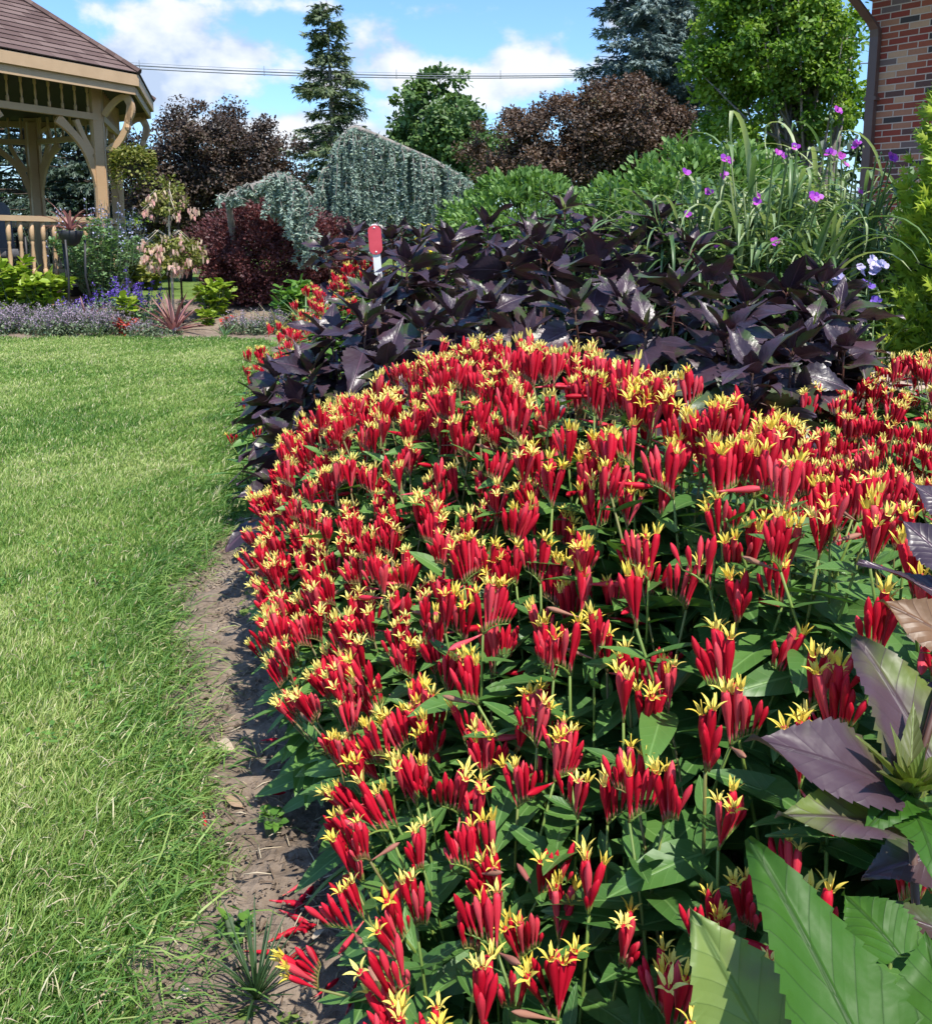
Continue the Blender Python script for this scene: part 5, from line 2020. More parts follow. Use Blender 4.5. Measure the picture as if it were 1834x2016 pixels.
def make_spiderwort():
    r = np.random.default_rng(77)
    FL = [flower3(M['orchid'], .017, 3, s) for s in range(3)]
    clumps = [
        ('spiderwort clump with magenta-purple flowers, right in front of the brick wall', (1660, 3.7), .40, 1.03, [(1650, 300), (1690, 285), (1640, 228), (1750, 310), (1668, 340), (1700, 372), (1760, 310)], 130, .80),
        ('spiderwort clump with pale arching leaves in the middle, magenta flowers on top', (1510, 3.45), .42, .98, [(1525, 298), (1555, 292), (1550, 312), (1600, 388), (1590, 392), (1612, 394), (1635, 302), (1490, 392), (1530, 470)], 150, .80),
        ('spiderwort clump on the left with pale drooping leaves before the green shrub', (1370, 3.6), .40, .84, [(1345, 343), (1428, 312), (1360, 415), (1430, 350), (1398, 382), (1410, 480), (1365, 505)], 120, .62),
    ]
    sets = []
    for i in range(10):
        V, F, UV = strap_leaf(r.uniform(.34, .52), r.uniform(.012, .025), r.uniform(1.8, 3.0), i, r.choice([0, 0, .9, 1.3]))
        sets.append(MB().add(V, F, r.random(), UV).mesh('leaf', M['strap_obj']))
    for lab, (xd, Y), gz, hgt, fl, nl, spread in clumps:
        b = at(xd, 600, Y)
        o = thing('spiderwort', (b.x, b.y, gz), lab, 'flowering plant', 'spiderwort clumps by the house')
        mb = MB()
        nodes = []
        for k in range(34):
            a = r.uniform(0, 6.283)
            rr = math.sqrt(r.random()) * .42 * spread
            tip = np.array([rr * math.cos(a) * 1.25, rr * math.sin(a), (hgt - gz * 0) * r.uniform(.62, .98) * (1 - .30 * (rr / .42) ** 2)])
            p = np.array([rr * .25 * math.cos(a), rr * .25 * math.sin(a), 0])
            mid = p + (tip - p) * .5 + np.array([0, 0, .06])
            tube(mb, [p, mid, tip], [.005, .0042, .0032], 5, r.random(), False)
            nodes.append((p, mid, tip, a))
        mb.build('stems', M['strap'], o)
        for k in range(95):                                        # the leaves seen best, one by one
            p, mid, tip, a = nodes[int(r.integers(len(nodes)))]
            t = r.uniform(.35, 1.0)
            q_ = p + (mid - p) * min(1, t * 2) if t < .5 else mid + (tip - mid) * (t * 2 - 1)
            aa = r.uniform(0, 6.283)
            lo = link('leaf', sets[int(r.integers(10))], o)
            lo.matrix_local = Matrix.Translation(Vector(q_)) @ Matrix.Rotation(aa, 4, 'Z') @ Matrix.Rotation(abs(r.normal(.45, .3)), 4, 'Y') @ Matrix.Scale(r.uniform(.65, .98), 4)
        mb = MB()                                                   # the thicket of leaves behind them
        for k in range(nl * 4):
            p, mid, tip, a = nodes[int(r.integers(len(nodes)))]
            t = r.random()
            q_ = p + (tip - p) * t * .78
            V, F, UV = strap_leaf(r.uniform(.3, .52), r.uniform(.011, .021), r.uniform(1.5, 2.9), k)
            A = Matrix.Translation(Vector(q_)) @ Matrix.Rotation(r.uniform(0, 6.283), 4, 'Z') @ Matrix.Rotation(abs(r.normal(.4, .3)), 4, 'Y')
            A = np.array(A)
            mb.add(V @ A[:3, :3].T + A[:3, 3], F, r.random(), UV)
        tag(mb.build('foliage', M['strap'], o), kind='stuff')
        for (fx, fy) in fl:
            q_ = at(fx, fy, Y - .28 + r.uniform(-.05, .08)) - Vector((b.x, b.y, gz))
            for k in range(int(r.integers(1, 3))):
                fo = link('flower', FL[int(r.integers(3))], o)
                d = Vector((r.normal(0, .5), -.9 + r.normal(0, .3), .6))
                fo.matrix_local = Matrix.Translation(q_ + Vector((r.normal(0, .012), 0, r.normal(0, .01)))) @ d.to_track_quat('Z', 'Y').to_matrix().to_4x4() @ Matrix.Scale(r.uniform(.9, 1.25), 4)
            bm_ = MB()
            for k in range(7):
                c_ = np.array(q_) + r.normal(0, .012, 3) + np.array([0, .01, -.016])
                lathe(bm_, [(0, .001), (.004, .004), (.009, .0035), (.012, .001)], 6, Matrix.Translation(Vector(c_)), .9)
            tube(bm_, [tuple(np.array(q_) + [0, .012, -.012]), tuple(np.array(q_) * .8 + [0, .05, -.06]), tuple(np.array(q_) * np.array([.55, .55, .5]))], [.003, .003, .004], 5, .6, False)
            bm_.build('buds', M['strap'], o)


M['strap_obj'] = leaf_mat('strap_leaf_single', [(0, (.085, .16, .055)), (.4, (.17, .26, .11)), (.75, (.30, .37, .18)), (1, (.45, .50, .27))], .38, .3, 'obj', .5)


def make_arborvitae():
    r = np.random.default_rng(91)
    b = at(1975, 600, 3.05)
    gz = .18
    o = thing('arborvitae', (b.x, b.y, gz), 'bright yellow-green arborvitae cone at the right edge', 'shrub')
    mb = MB()
    tube(mb, [(0, 0, -.05), (0, 0, 1.0), (0, 0, 1.95)], [.035, .022, .006], 7)
    n = 15000
    H = 2.0
    z = r.random(n) ** 1.05
    prof = np.interp(z, [0, .08, .3, .55, .8, 1], [.27, .34, .37, .30, .17, .02])
    a = r.uniform(0, 6.283, n)
    # vertical fans standing out from the cone
    fan = .86 + .16 * np.sin(a * 9 + np.floor(z * 9) * 2.1) + .05 * np.sin(a * 23 + z * 40)
    rr = prof * fan * (.62 + .38 * r.random(n) ** .5)
    P = np.stack([rr * np.cos(a), rr * np.sin(a), z * H], 1)
    O = np.stack([np.cos(a), np.sin(a), np.zeros(n)], 1)
    side = np.stack([-np.sin(a), np.cos(a), np.zeros(n)], 1)
    A = O * .75 + np.array([0, 0, .75]) + r.normal(0, .35, (n, 3))
    N = side + r.normal(0, .45, (n, 3))
    mb2 = MB()
    L = r.uniform(.035, .065, n)
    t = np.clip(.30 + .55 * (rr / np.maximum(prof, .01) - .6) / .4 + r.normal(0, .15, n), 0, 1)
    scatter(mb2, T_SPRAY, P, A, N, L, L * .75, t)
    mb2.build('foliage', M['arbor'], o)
    for k in range(60):
        aa, zz = r.uniform(0, 6.283), r.uniform(.05, .9)
        pr = float(np.interp(zz, [0, .3, .55, .8, 1], [.3, .37, .30, .17, .02]))
        tube(mb, [(0, 0, zz * H * .85), (pr * .5 * math.cos(aa), pr * .5 * math.sin(aa), zz * H * .93), (pr * .9 * math.cos(aa), pr * .9 * math.sin(aa), zz * H)], [.006, .004, .002], 4, .5, False)
    mb.build('trunk', M['dark_inner'], o)


make_shrubs()

#==P3==
# ------------------------------------------------------------------ the far border by the gazebo
def rosette(name, label, cat, loc, nleaf, L, W, mat, spread=(.2, 1.3), group=None, seed=0, bend=.6, parent=None, part='leaf'):
    """a tuft of strap blades, each one a part"""
    r = np.random.default_rng(seed)
    o = parent or thing(name, loc, label, cat, group)
    for i in range(nleaf):
        V, F, UV = strap_leaf(L * r.uniform(.7, 1.15), W * r.uniform(.8, 1.2), bend * r.uniform(.3, 1.5), i)
        mb = MB().add(V, F, r.random(), UV)
        lf = mb.build(part, mat, o)
        tilt = spread[0] + (spread[1] - spread[0]) * (i + .5) / nleaf
        lf.matrix_local = Matrix.Rotation(i * 2.399 + r.normal(0, .2), 4, 'Z') @ Matrix.Rotation(tilt * .75, 4, 'Y')
    return o


def leafy_plant(name, label, cat, loc, R, H, n, lw, mat, group=None, tpl=T_OVAL, nst=9, up=.7):
    """stems rising from one foot with leaves up each of them"""
    o = thing(name, loc, label, cat, group)
    st, mb = MB(), MB()
    for k in range(nst):
        a = RNG.uniform(0, 6.283)
        rr = R * math.sqrt(RNG.random()) * .85
        tip = np.array([rr * math.cos(a), rr * math.sin(a), H * RNG.uniform(.75, 1.05) * (1 - .35 * (rr / R) ** 2)])
        tube(st, [(tip[0] * .2, tip[1] * .2, -.03), tuple(tip * np.array([.7, .7, .55])), tuple(tip)], [.006, .005, .003], 5, .5, False)
        m = n // nst
        t = 1 - RNG.random(m) ** 1.6 * .9
        P = tip * np.stack([.2 + .8 * t, .2 + .8 * t, t], 1)
        d = rand_dir(m)
        d[:, 2] = d[:, 2] * .3 + .25 * t
        scatter(mb, tpl, P, d, np.array([0, 0, up]) + rand_dir(m) * .45 - d * .3, RNG.uniform(lw[0] * .7, lw[0] * 1.25, m), RNG.uniform(lw[0] * .7, lw[0] * 1.25, m) * lw[1], np.clip(RNG.random(m) * .6 + .4 * t, 0, 1))
    st.build('stems', M['catmint'], o)
    mb.build('foliage', mat, o)
    return o


def spike_plant(name, label, cat, loc, R, H, nsp, leafm, flowm, group=None, fl=.012, frac=.45, base_n=500, leafl=.03, per=34, spr=.012):
    o = thing(name, loc, label, cat, group)
    st, mf, ml = MB(), MB(), MB()
    for k in range(nsp):
        a = RNG.uniform(0, 6.283)
        rr = R * math.sqrt(RNG.random())
        h = H * RNG.uniform(.65, 1.08) * (1 - .3 * (rr / R) ** 2)
        tip = np.array([rr * math.cos(a) * 1.05, rr * math.sin(a) * 1.05, h])
        foot = np.array([rr * .5 * math.cos(a), rr * .5 * math.sin(a), -.02])
        tube(st, [foot, (foot + tip) / 2 + np.array([0, 0, .02]), tip], [.004, .003, .0015], 4, .5, False)
        t = 1 - RNG.random(per) * frac
        P = foot + (tip - foot) * t[:, None] + RNG.normal(0, spr, (per, 3)) * np.array([1, 1, .6])
        scatter(mf, T_DIA, P, rand_dir(per) + np.array([0, 0, .4]), rand_dir(per), RNG.uniform(.7, 1.4, per) * fl, RNG.uniform(.7, 1.3, per) * fl * .8)
    n = base_n
    a, rr = RNG.uniform(0, 6.283, n), R * 1.05 * np.sqrt(RNG.random(n))
    P = np.stack([rr * np.cos(a), rr * np.sin(a), H * .62 * RNG.random(n) * (1 - .4 * (rr / R) ** 2)], 1)
    scatter(ml, T_OVAL, P, rand_dir(n) + np.array([0, 0, .2]), rand_dir(n) * .6 + np.array([0, 0, .7]), RNG.uniform(.7, 1.3, n) * leafl, RNG.uniform(.7, 1.3, n) * leafl * .6)
    st.build('stems', leafm, o)
    ml.build('foliage', leafm, o)
    mf.build('blossom', flowm, o)
    return o


def gpt(xd, Y):
    """a point on the ground at distance Y under column xd of the photograph"""
    p = at(xd, 640, Y)
    return (p.x, p.y, float(ground_z(p.x, p.y)))


def make_border():
    # catmint along the lawn's far edge
    xs = [-60, -25, 8, 40, 70, 100, 128, 158, 186, 212]
    for i, xd in enumerate(xs):
        lab = ['catmint at the left frame edge, pale lavender haze along the lawn', 'catmint second from the left frame edge, pale lavender spikes', 'catmint in front of the left green hydrangea, thick lavender spikes', 'catmint left of the striped spiky plant, lavender spikes',
               'catmint below the right half of the green hydrangea', 'catmint at the middle of the long lavender row', 'catmint in front of the left pink-striped blades', 'catmint below the violet salvia, left part', 'catmint beside the red begonias', 'catmint at the right end of the long lavender row'][i]
        spike_plant('catmint', lab, 'flowering plant', gpt(xd, 10.25 + .1 * math.sin(i * 2.1)), .26, .36, 42, M['catmint'], M['lavender'], 'catmint along the far lawn edge', .016, .6, 420, .035, 30, .014)
    for i, (xd, Y, h) in enumerate(((285, 10.1, .22), (322, 10.15, .12), (470, 10.35, .26), (505, 10.25, .30), (540, 10.3, .30))):
        lab = ['small grey-green catmint clump left of the pink-striped spiky plant', 'low grey-green tuft at the lawn edge below the spiky plant', 'thin lavender catmint on bare soil left of the red drift', 'lavender catmint in the bare soil, middle of three', 'lavender catmint nearest the far red drift'][i]
        spike_plant('catmint', lab, 'flowering plant', gpt(xd, Y), .20, h, 20 if i != 1 else 5, M['catmint'], M['lavender'], 'catmint on the bare soil', .014, .5, 380, .032, 22, .012)
    # broad-leaved green hydrangeas
    leafy_plant('hydrangea', 'bright green broad-leaved hydrangea at the far left behind the lavender row', 'shrub', gpt(35, 11.0), .42, .68, 560, (.135, .62), M['lime_leaf'], 'green hydrangeas', nst=22)
    leafy_plant('hydrangea', 'bright green broad-leaved hydrangea in front of the gazebo balusters', 'shrub', gpt(98, 10.9), .36, .60, 430, (.13, .62), M['lime_leaf'], 'green hydrangeas', nst=18)
    leafy_plant('hydrangea', 'small bright green hydrangea between fuchsia standard and barberry', 'shrub', gpt(427, 11.2), .26, .42, 300, (.12, .55), M['lime_leaf'], 'green hydrangeas', nst=14)
    leafy_plant('hydrangea', 'mid green hydrangea under the barberry beside the red drift', 'shrub', gpt(583, 10.6), .30, .52, 330, (.13, .6), M['hosta'], 'green hydrangeas', nst=15)
    leafy_plant('coleus', 'tiny lime green plant on the soil beside the spiky plant', 'plant', gpt(407, 10.7), .13, .22, 110, (.085, .7), M['lime_leaf'], None, nst=8)
    leafy_plant('bean_plant', 'light green round-leaved plant among the red begonias', 'plant', gpt(243, 10.5), .16, .42, 90, (.12, .8), M['lime_leaf'], None, nst=7)
    # false indigo with pale blue spikes
    p = gpt(205, 11.9)
    o = leafy_plant('blue_false_indigo', 'bushy blue-green plant with pale blue flower spikes before the gazebo post', 'shrub', p, .68, 1.08, 3600, (.065, .6), M['bluegreen'], None, nst=60)
    mf = MB()
    st = MB()
    for k in range(34):
        x, y = RNG.normal(0, .34), RNG.normal(0, .25)
        h = RNG.uniform(1.0, 1.42) * (1 - .25 * abs(x))
        tube(st, [(x * .8, y * .8, .5), (x, y, h)], [.005, .002], 4, .7, False)
        m = 16
        t = RNG.uniform(.72, 1.0, m)
        scatter(mf, T_DIA, np.stack([x + RNG.normal(0, .018, m), y + RNG.normal(0, .018, m), h * t], 1), rand_dir(m), rand_dir(m), RNG.uniform(.02, .038, m), RNG.uniform(.014, .026, m))
    st.build('flower_stems', M['catmint'], o)
    mf.build('blossom', M['paleblue'], o)
    # salvia
    for i, (xd, Y, h, n, lab) in enumerate(((148, 10.6, .42, 9, 'violet salvia at the left pink-striped blades'), (212, 10.7, .58, 14, 'violet salvia left of the white wisp, deep violet spikes'), (250, 10.75, .66, 17, 'violet salvia in the middle, tallest deep violet spikes'), (292, 10.7, .56, 13, 'violet salvia just left of the fuchsia stem'))):
        spike_plant('salvia', lab, 'flowering plant', gpt(xd, Y), .21, h, n, M['bluegreen'], M['violet'], 'violet salvias', .022, .42, 260, .05, 30, .014)
    # fuchsia trained as a small tree
    p = gpt(342, 10.75)
    o = thing('fuchsia_tree', p, 'small staked tree with two tiers of cream and pink bell flowers', 'flowering tree')
    mb = MB()
    tube(mb, [(0, 0, -.05), (.01, 0, .6), (.005, 0, 1.15), (.04, 0, 1.62)], [.016, .014, .012, .006], 7)
    for k in range(14):
        a = RNG.uniform(0, 6.283)
        z0 = RNG.choice([.95, 1.0, 1.35, 1.45])
        tube(mb, [(0, 0, z0), (.14 * math.cos(a), .14 * math.sin(a), z0 + .08), (.30 * math.cos(a), .30 * math.sin(a), z0 - .05)], [.006, .005, .003], 5)
    mb.build('trunk', M['pale_bark'], o)
    P, O, C, ct = clumpy([(.06, 0, .86, .36, .33, .19), (.0, 0, 1.38, .24, .22, .17), (.04, 0, 1.58, .10, .1, .10)], 2600, 90, .07, .45)
    mb = MB()
    n = len(P)
    scatter(mb, T_OVAL, P, rand_dir(n) + O * .5, O * .4 + np.array([0, 0, .6]) + rand_dir(n) * .5, RNG.uniform(.032, .055, n), RNG.uniform(.020, .034, n))
    mb.build('foliage', M['lime'], o)
    P, O, C, ct = clumpy([(.06, 0, .82, .42, .38, .21), (.02, 0, 1.34, .30, .28, .17)], 640, 60, .06, .9)
    mb = MB()
    n = len(P)
    scatter(mb, T_NEEDLE, P, np.array([0, 0, -1.0]) + rand_dir(n) * .35, rand_dir(n), RNG.uniform(.04, .065, n), RNG.uniform(.020, .032, n))
    tag(mb.build('bell_flowers', M['fuchsia_flower'], o), kind='stuff')
    for xd, top, lab in ((337, 396, 'left thin brown stake beside the fuchsia tree'), (361, 390, 'right thin brown stake beside the fuchsia tree')):
        g = gpt(xd, 10.9)
        t = at(xd - 1, top, 10.9)
        mb = MB()
        tube(mb, [(0, 0, -.1), (0, 0, t.z - g[2] - .02), (0, 0, t.z - g[2])], [.012, .012, .008], 6)
        s = mb.build('plant_stake', M['soffit'])
        s.location = g
        tag(s, lab, 'stake', 'stakes of the fuchsia tree')
    # pink striped spiky plants
    rosette('cordyline', 'large spiky plant with pink-striped blades at the foot of the fuchsia', 'plant', gpt(342, 10.35), 34, .52, .038, M['cordyline'], (.05, 1.75), 'pink-striped spiky plants', 1, .5)
    rosette('cordyline', 'smaller spiky plant with pale pink blades behind the lavender row', 'plant', gpt(172, 10.55), 22, .40, .036, M['cordyline'], (.2, 1.7), 'pink-striped spiky plants', 2, .7)
    rosette('yucca', 'spiky plant with dull cream blades by the far red drift', 'plant', gpt(548, 10.3), 20, .45, .035, M['dry_blade'], (.4, 1.8), None, 3, .5)
    rosette('agave', 'small grey-green star of blades in front of the lavender row', 'plant', gpt(193, 9.98), 12, .22, .022, M['catmint'], (.3, 1.5), None, 4, .3)
    rosette('agave', 'small dark fan of blades on the bare soil near the lawn', 'plant', gpt(442, 10.0), 7, .20, .028, M['bluegreen'], (.3, 1.4), None, 5, .2)
    # urn on a stand with a spiky plant
    b = at(146, 560, 11.0)
    gz = float(ground_z(b.x, b.y))
    topz = at(146, 455, 11.0).z
    o = thing('planter_stand', (b.x, b.y, gz), 'tall black plant stand with a bowl of spiky pinkish blades by the railing', 'planter')
    mb = MB()
    h = topz - gz
    lathe(mb, [(h - .17, .05), (h - .14, .09), (h - .05, .13), (h, .14), (h + .005, .13), (h - .03, .11)], 14)
    mb.build('bowl', M['black'], o)
    for k in range(3):
        a = k * 2.094 + .5
        mb = MB()
        tube(mb, [(.20 * math.cos(a), .20 * math.sin(a), 0), (.13 * math.cos(a), .13 * math.sin(a), h * .5), (.15 * math.cos(a), .15 * math.sin(a), h - .1)], .014, 6)
        mb.build('leg', M['black'], o)
    for i in range(22):
        V, F, UV = strap_leaf(RNG.uniform(.3, .44), .032, RNG.uniform(.5, 1.6), i)
        lf = MB().add(V, F, RNG.random(), UV).build('spiky_leaf', M['cordyline'], o)
        lf.matrix_local = Matrix.Translation((0, 0, h)) @ Matrix.Rotation(i * 2.399, 4, 'Z') @ Matrix.Rotation(.08 + 1.1 * i / 22, 4, 'Y')
    # red begonias
    for i, (xd, Y, lab) in enumerate(((222, 10.35, 'red begonia left of the round-leaved plant'), (262, 10.4, 'red begonia right of the round-leaved plant'), (452, 10.5, 'single small red begonia on the bare soil'), (240, 10.15, 'lowest red begonia, at the lawn edge'))):
        leafy_plant('begonia', lab, 'flowering plant', gpt(xd, Y), .10, .17, 70, (.05, .8), M['red_leaf'], 'red begonias', nst=6)
    # hosta mass with pale margins behind, violet-blue patch, yellow flowers
    leafy_plant('hosta', 'pale-edged hosta clump left of the fuchsia, beyond the border', 'plant', gpt(285, 15.5), .75, .50, 420, (.20, .55), M['lime'], None, nst=40)
    leafy_plant('hosta', 'dark hosta clump in the shade under the purple tree', 'plant', gpt(245, 17.0), .7, .5, 300, (.22, .6), M['bluegreen'], None, nst=30)
    p = at(858, 472, 6.6)
    leafy_plant('coreopsis', 'bright yellow flowers between weeping cedar and round shrub', 'flowering plant', (p.x, p.y, .35), .24, .80, 800, (.05, .6), M['yellow'], None, nst=30)
    # pale iris blades behind the red drift
    q_ = at(600, 540, 7.2)
    rosette('daylily', 'pale green strap leaves behind the far red drift', 'plant', (q_.x, q_.y, .3), 22, .42, .018, M['strap'], (.1, 1.1), None, 8, 1.0)


M['dry_blade'] = leaf_mat('dry_blade', [(0, (.24, .20, .13)), (.5, (.36, .30, .20)), (1, (.22, .24, .15))], .5, .25)
make_border()


# ------------------------------------------------------------------ red marker stake, stones, phlox, wires
def make_small_things():
    foot = at(757, 560, 3.9)
    g = float(ground_z(foot.x, foot.y))
    o = thing('marker_stake', (foot.x, foot.y, g), 'white stake with a rounded red plate standing among the dark leaves', 'marker stake')
    top = at(736, 441, 3.9) - Vector((foot.x, foot.y, g))
    f0 = Vector((.03, 0, -.15))
    ux = Vector((1, 0, 0))
    ax_ = (top - f0).normalized()
    ux = (ux - ax_ * ux.dot(ax_)).normalized()
    Ls = (top - f0).length
    mb = MB()
    w = .0155
    prism(mb, [(-w, 0), (w, 0), (w, Ls - .012), (w * .55, Ls), (-w * .55, Ls), (-w, Ls - .012)], f0, ux, ax_, .006)
    mb.build('post', M['white'], o, smooth=False)
    mb = MB()
    W_, H_ = .027, .118
    rc = .024
    out = []
    for cx_, cz_, a0 in ((W_ - rc, H_ - rc, 0), (-W_ + rc, H_ - rc, 90), (-W_ + rc, rc, 180), (W_ - rc, rc, 270)):
        for k in range(7):
            a = math.radians(a0 + 15 * k)
            out.append((cx_ + rc * math.cos(a), cz_ + rc * math.sin(a)))
    nn = Vector(ux).cross(ax_)
    if nn.y > 0: nn = -nn
    prism(mb, out, f0 + ax_ * (Ls - H_ - .006) + nn * .0065, ux, ax_, .005)
    pl = mb.build('red_plate', M['red_sign'], o, smooth=False)
    for z_ in (.010, H_ - .010):
        mb = MB()
        c_ = f0 + ax_ * (Ls - H_ - .006 + z_) + nn * .009
        Mx = Matrix.Translation(c_) @ nn.to_track_quat('Z', 'Y').to_matrix().to_4x4()
        lathe(mb, [(0, .0045), (.0015, .004), (.0025, .001)], 8, Mx)
        mb.build('screw', M['white'], pl)
    # limestone edging on the right
    for i, (xd, yd, Y, sx, sy, sz, lab) in enumerate(((1520, 752, 3.0, .30, .16, .12, 'flat pinkish edging stone left, half hidden by dark leaves'), (1612, 768, 2.95, .26, .17, .11, 'flat pinkish edging stone under the dark leaves, middle'),
                                                     (1706, 778, 2.75, .26, .18, .12, 'pinkish edging stone in plain view before the strap leaves'), (1790, 790, 2.7, .3, .2, .12, 'pinkish edging stone half behind the right red flowers'))):
        p = at(xd, yd, Y)
        mb = MB()
        box(mb, (0, 0, 0), (sx, sy, sz), .2 * math.sin(i * 3), bev=.028)
        mb.V[0] += (RNG.normal(0, .006, mb.V[0].shape)).astype(np.float32)
        s = mb.build('edging_stone', M['stone'], None, smooth=False)
        s.location = p
        s.rotation_euler = (.05 * math.sin(i), -.06, .1 * i)
        tag(s, lab, 'stone', 'limestone edging of the raised bed')
        mb = MB()
        box(mb, (0, 0, 0), (sx * .98, sy, p.z), bev=.02)
        s2 = mb.build('lower_course', M['stone'], s, smooth=False)
        s2.location = (0, .02, -p.z / 2 - sz / 2 - .004)
    # pale phlox in front of the strap leaves
    r = np.random.default_rng(31)
    for i, (xy, lab, mt) in enumerate((((1640, 548), 'pale lavender phlox head touching the dark hibiscus leaf', 'phlox'), ((1712, 533), 'pale lavender phlox head beside the arborvitae', 'phlox'), ((1706, 556), 'single violet-blue flower below the pale phlox', 'violet'), ((1722, 590), 'small dark violet flower lowest by the arborvitae', 'violet'))):
        p = at(*xy, 3.0)
        g = .2
        o = thing('phlox', (p.x, p.y, g), lab, 'flower', 'phlox by the arborvitae')
        h = p.z - g
        mb = MB()
        tube(mb, [(.02, .05, 0), (.01, .02, h * .6), (0, 0, h)], [.004, .003, .002], 5)
        m = 30
        t = r.random(m)
        scatter(mb, T_OVAL, np.stack([.01 * (1 - t), .03 * (1 - t), h * t * .95], 1), np.stack([r.normal(size=m), r.normal(size=m), r.normal(.2, .2, m)], 1), np.tile([0, 0, 1.], (m, 1)) + r.normal(0, .3, (m, 3)), .07, .016)
        mb.build('stem', M['strap'], o)
        for k in range(9 if mt == 'phlox' else 2):
            me = flower3(M[mt], .017, 5 if mt == 'phlox' else 3, 40 + k)
            f = link('flower', me, o)
            dd = Vector((r.normal(0, .5), -.8, .7))
            f.matrix_local = Matrix.Translation((r.normal(0, .022 if mt == 'phlox' else .006), r.normal(-.01, .01), h + r.normal(0, .014))) @ dd.to_track_quat('Z', 'Y').to_matrix().to_4x4()
    # strap leaves low on the right
    for i, (xd, yd, Y, lab) in enumerate(((1700, 700, 3.1, 'light green strap leaves between dark hibiscus and arborvitae'), (1740, 730, 2.95, 'light green strap leaves at the foot of the arborvitae'), (1660, 690, 3.3, 'light green strap leaves behind the rightmost dark hibiscus'), (1780, 700, 3.3, 'dark strap leaves under the arborvitae'))):
        p = at(xd, yd, Y)
        rosette('daylily', lab, 'plant', (p.x, p.y, p.z - .12), 30, .34, .012, M['strap'], (.1, 1.4), 'strap-leaved tufts on the right', 60 + i, 1.3)
    # overhead wires
    def wire(name, label, ya, yb, yc, rad, Y):
        a, m_, b_ = at(235, ya, Y), at(700, yb, Y), at(1200, yc, Y)
        # a parabola through the three points, carried on past the frame to either side
        X = np.array([a.x, m_.x, b_.x])
        Z = np.array([a.z, m_.z, b_.z])
        co = np.polyfit(X, Z, 2)
        xs = np.linspace(-70, 70, 60)
        mb = MB()
        tube(mb, np.stack([xs, np.full(60, Y), np.polyval(co, xs)], 1), rad, 5)
        o = mb.build(name, M['wire'])
        tag(o, label, 'wire', 'overhead wires')
        return co
    wire('power_line', 'thinnest and topmost overhead wire above the trees', 122, 142, 144, .008, 45)
    c1 = wire('power_line', 'middle overhead wire, thicker, above the trees', 127, 147, 147, .028, 45)
    c2 = wire('power_line', 'lowest overhead wire of the three', 133, 152, 150, .024, 45)
    for k, xd in enumerate((275, 520, 780, 985)):
        x = at(xd, 140, 45).x
        mb = MB()
        tube(mb, [(x, 45, np.polyval(c2, x) - .05), (x, 45, np.polyval(c1, x) + .26)], .014, 5)
        s = mb.build('wire_spacer', M['wire'])
        tag(s, ['first spacer on the wires, right of the gazebo roof', 'second spacer on the wires, left of the spruce', 'third spacer on the wires, above the round maple', 'fourth spacer on the wires, above the bronze tree'][k], 'spacer', 'spacers on the overhead wires')


make_small_things()


# ------------------------------------------------------------------ litter on the soil
def on_soil(xd, yd):
    d = px_dir(xd, yd)
    t = -CAM_H / d[2]
    p = (d[0] * t, d[1] * t)
    return Vector((p[0], p[1], float(ground_z(*p)) + .012))


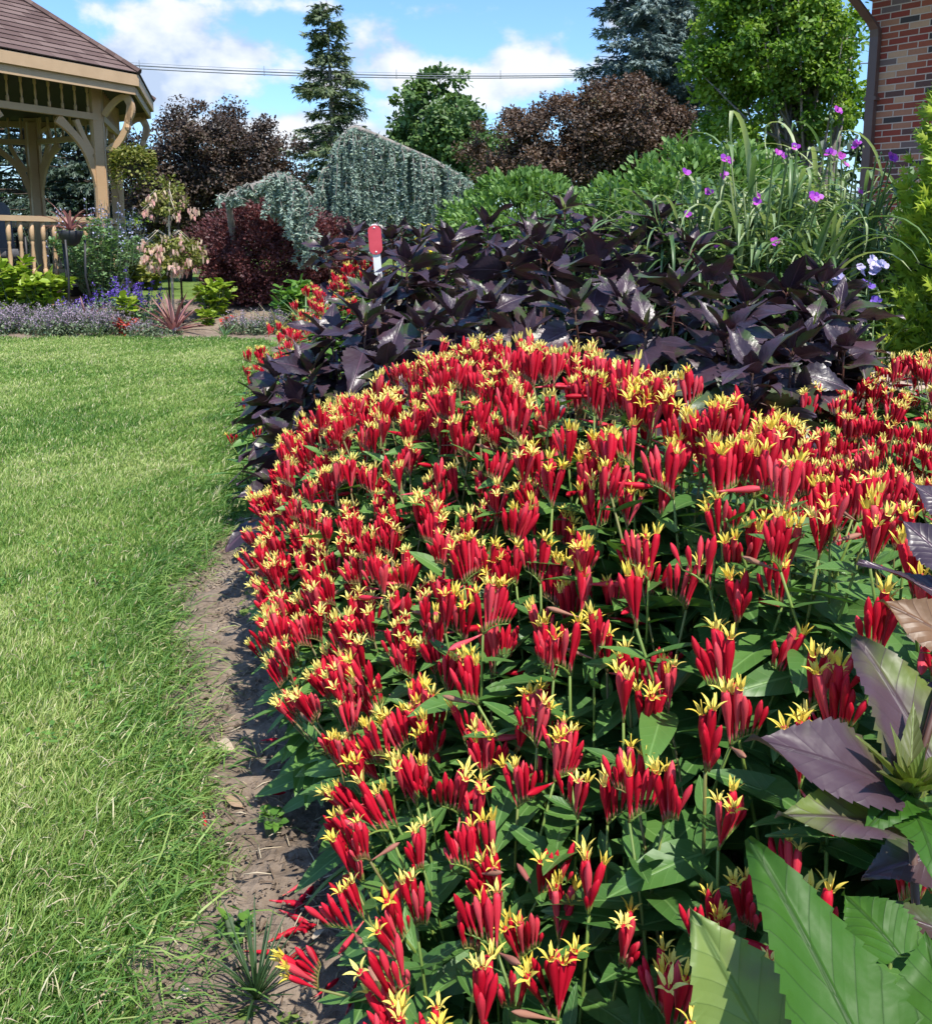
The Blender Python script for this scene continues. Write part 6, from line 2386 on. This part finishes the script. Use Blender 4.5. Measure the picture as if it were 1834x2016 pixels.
def make_litter():
    r = np.random.default_rng(19)
    pet = [((513, 1425), 80), ((545, 1445), 70), ((520, 1470), 8), ((560, 1488), 30), ((578, 1765), 45), ((555, 1790), -10), ((587, 1800), 80), ((570, 1815), -30), ((590, 1830), -60), ((572, 1848), 20), ((545, 1862), 35), ((508, 1890), -8), ((572, 1902), 40), ((640, 1965), 45), ((592, 1790), 70), ((402, 1620), -70), ((535, 1575), 0), ((690, 1990), 80)]
    for i, (xy, deg) in enumerate(pet):
        p = on_soil(*xy)
        me = TUBE_BUD[int(r.integers(0, 3))]
        o = link('fallen_flower', me)
        a = math.radians(deg)
        d = Vector((math.cos(a), math.sin(a), .03))
        o.matrix_world = Matrix.Translation(p - d * .02) @ d.to_track_quat('Z', 'Y').to_matrix().to_4x4()
        yd = xy[1]
        lab = ('fallen red flower tube on the grass edge' if xy[0] < 450 else 'fallen red flower tube on soil below the far part of the rim' if yd < 1600 else 'fallen red flower tube on soil in the litter left of the lower flowers' if yd < 1880 else 'fallen red flower tube on soil near the bottom edge')
        tag(o, lab, 'flower', 'fallen red flower tubes on the soil')
    M['dead'] = leaf_mat('dead_leaf', [(0, (.30, .20, .13)), (.5, (.42, .31, .22)), (1, (.50, .42, .32))], .8, .15, 'obj')
    for i, (xy, s, lab) in enumerate((((430, 1480), .05, 'curled tan dead leaf upright at the turf edge'), ((445, 1590), .045, 'pale dead leaf lying in the middle of the soil strip'), ((370, 1990), .05, 'whitish dead leaf at the bottom of the soil strip'), ((500, 1835), .028, 'pale green-white leaf scrap on the soil'), ((640, 1855), .03, 'pale scrap under the lower flower leaves'))):
        p = on_soil(*xy)
        V, F, UV = leaf_geo(s, s * .55, 'ovate', 8, 2, .5, .7, .8, 0, 5, 0, .15, i)
        o = MB().add(V, F, .5, UV).build('dead_leaf', M['dead'])
        o.matrix_world = Matrix.Translation(p + Vector((0, 0, .008))) @ Matrix.Rotation(r.uniform(0, 6.28), 4, 'Z')
        tag(o, lab, 'leaf', 'dead leaves on the soil')
    # straw and twigs: nobody could count them
    mb = MB()
    for k in range(330):
        y = r.uniform(.9, 3.2)
        x = xl(y) + r.uniform(.0, .26)
        a = r.uniform(0, 6.28)
        L = r.uniform(.012, .06)
        z = float(ground_z(x, y)) + .014
        d = np.array([math.cos(a), math.sin(a), r.normal(0, .08)])
        p = np.array([x, y, z])
        tube(mb, [p, p + d * L * .5 + np.array([0, 0, .003]), p + d * L], [.0009, .0012, .0007], 4, r.random())
    o = mb.build('straw_litter', M['straw'])
    tag(o, kind='stuff')
    mb = MB()
    n = 5200
    y = r.uniform(.75, 3.3, n)
    x = xl(y) + r.uniform(-.02, .5, n)
    for k in range(n):
        s = abs(r.normal(0, .0032)) + .0016
        if r.random() < .03: s *= 2.2
        v = np.array([(1, 0, 0), (-.5, .9, .1), (-.6, -.8, 0), (.1, .1, .9), (0, 0, -.6)]) * s * r.uniform(.6, 1.4, (5, 1)) + r.normal(0, s * .15, (5, 3))
        mb.add(v + np.array([x[k], y[k], float(0)]), [(0, 1, 3), (1, 2, 3), (2, 0, 3), (1, 0, 4), (2, 1, 4), (0, 2, 4)], r.random())
    zz = ground_z(x, y) + .012
    for k in range(n):
        mb.V[k][:, 2] += zz[k]
    o = mb.build('soil_crumbs', M['soil'], None, smooth=False)
    tag(o, kind='stuff')
    # weeds in the soil strip
    p = on_soil(505, 1985)
    rosette('grass_tuft', 'dark grass tuft growing from the soil at the bottom edge', 'grass tuft', p, 46, .115, .0032, M['tuft'], (.05, 1.2), None, 70, .5, part='blade')
    for i, (xy, lab) in enumerate((((492, 955), 'small light green weed where hibiscus meets the lawn'), ((535, 1640), 'single curved grass blade weed on the soil'), ((465, 1860), 'small round-leaved weed at the turf edge, bottom'))):
        p = on_soil(*xy)
        leafy_plant('weed', lab, 'weed', p, .03, .035, 34, (.022, .7), M['hosta'], None, nst=7)


M['straw'] = leaf_mat('straw', [(0, (.14, .09, .06)), (.5, (.34, .26, .17)), (1, (.55, .47, .34))], .8, .05)
M['tuft'] = leaf_mat('tuft_blade', [(0, (.03, .07, .025)), (1, (.06, .115, .04))], .45, .25)
make_litter()


def make_turf_litter():
    r = np.random.default_rng(88)
    n = 1200
    y = .9 + 4.5 * r.random(n) ** 1.4
    x = xl(y) - .02 - r.random(n) ** 1.3 * (.5 * y + .3)
    P = np.stack([x, y, ground_z(x, y) + r.uniform(.012, .030, n)], 1)
    A = np.stack([r.normal(size=n), r.normal(size=n), r.normal(0, .25, n)], 1)
    mb = MB()
    scatter(mb, T_STRAP, P, A, np.tile([0, 0, 1.0], (n, 1)) + r.normal(0, .3, (n, 3)), r.uniform(.015, .045, n), r.uniform(.0011, .0022, n), r.uniform(.3, .8, n))
    tag(mb.build('grass_clippings', M['straw']), kind='stuff')
    mb = MB()
    for k in range(26):
        y0 = r.uniform(1.0, 4.0)
        x0 = float(xl(y0)) - r.uniform(.02, .9) * min(1, y0 * .4)
        m = 26
        px_, py_ = x0 + r.normal(0, .03, m), y0 + r.normal(0, .035, m)
        P = np.stack([px_, py_, ground_z(px_, py_) + r.uniform(.015, .032, m)], 1)
        scatter(mb, T_OVAL, P, rand_dir(m) * np.array([1, 1, .2]), np.tile([0, 0, 1.0], (m, 1)) + r.normal(0, .25, (m, 3)), r.uniform(.009, .015, m), r.uniform(.008, .012, m), r.uniform(.3, .9, m))
    tag(mb.build('clover_patches', M['hosta']), kind='stuff')


make_turf_litter()
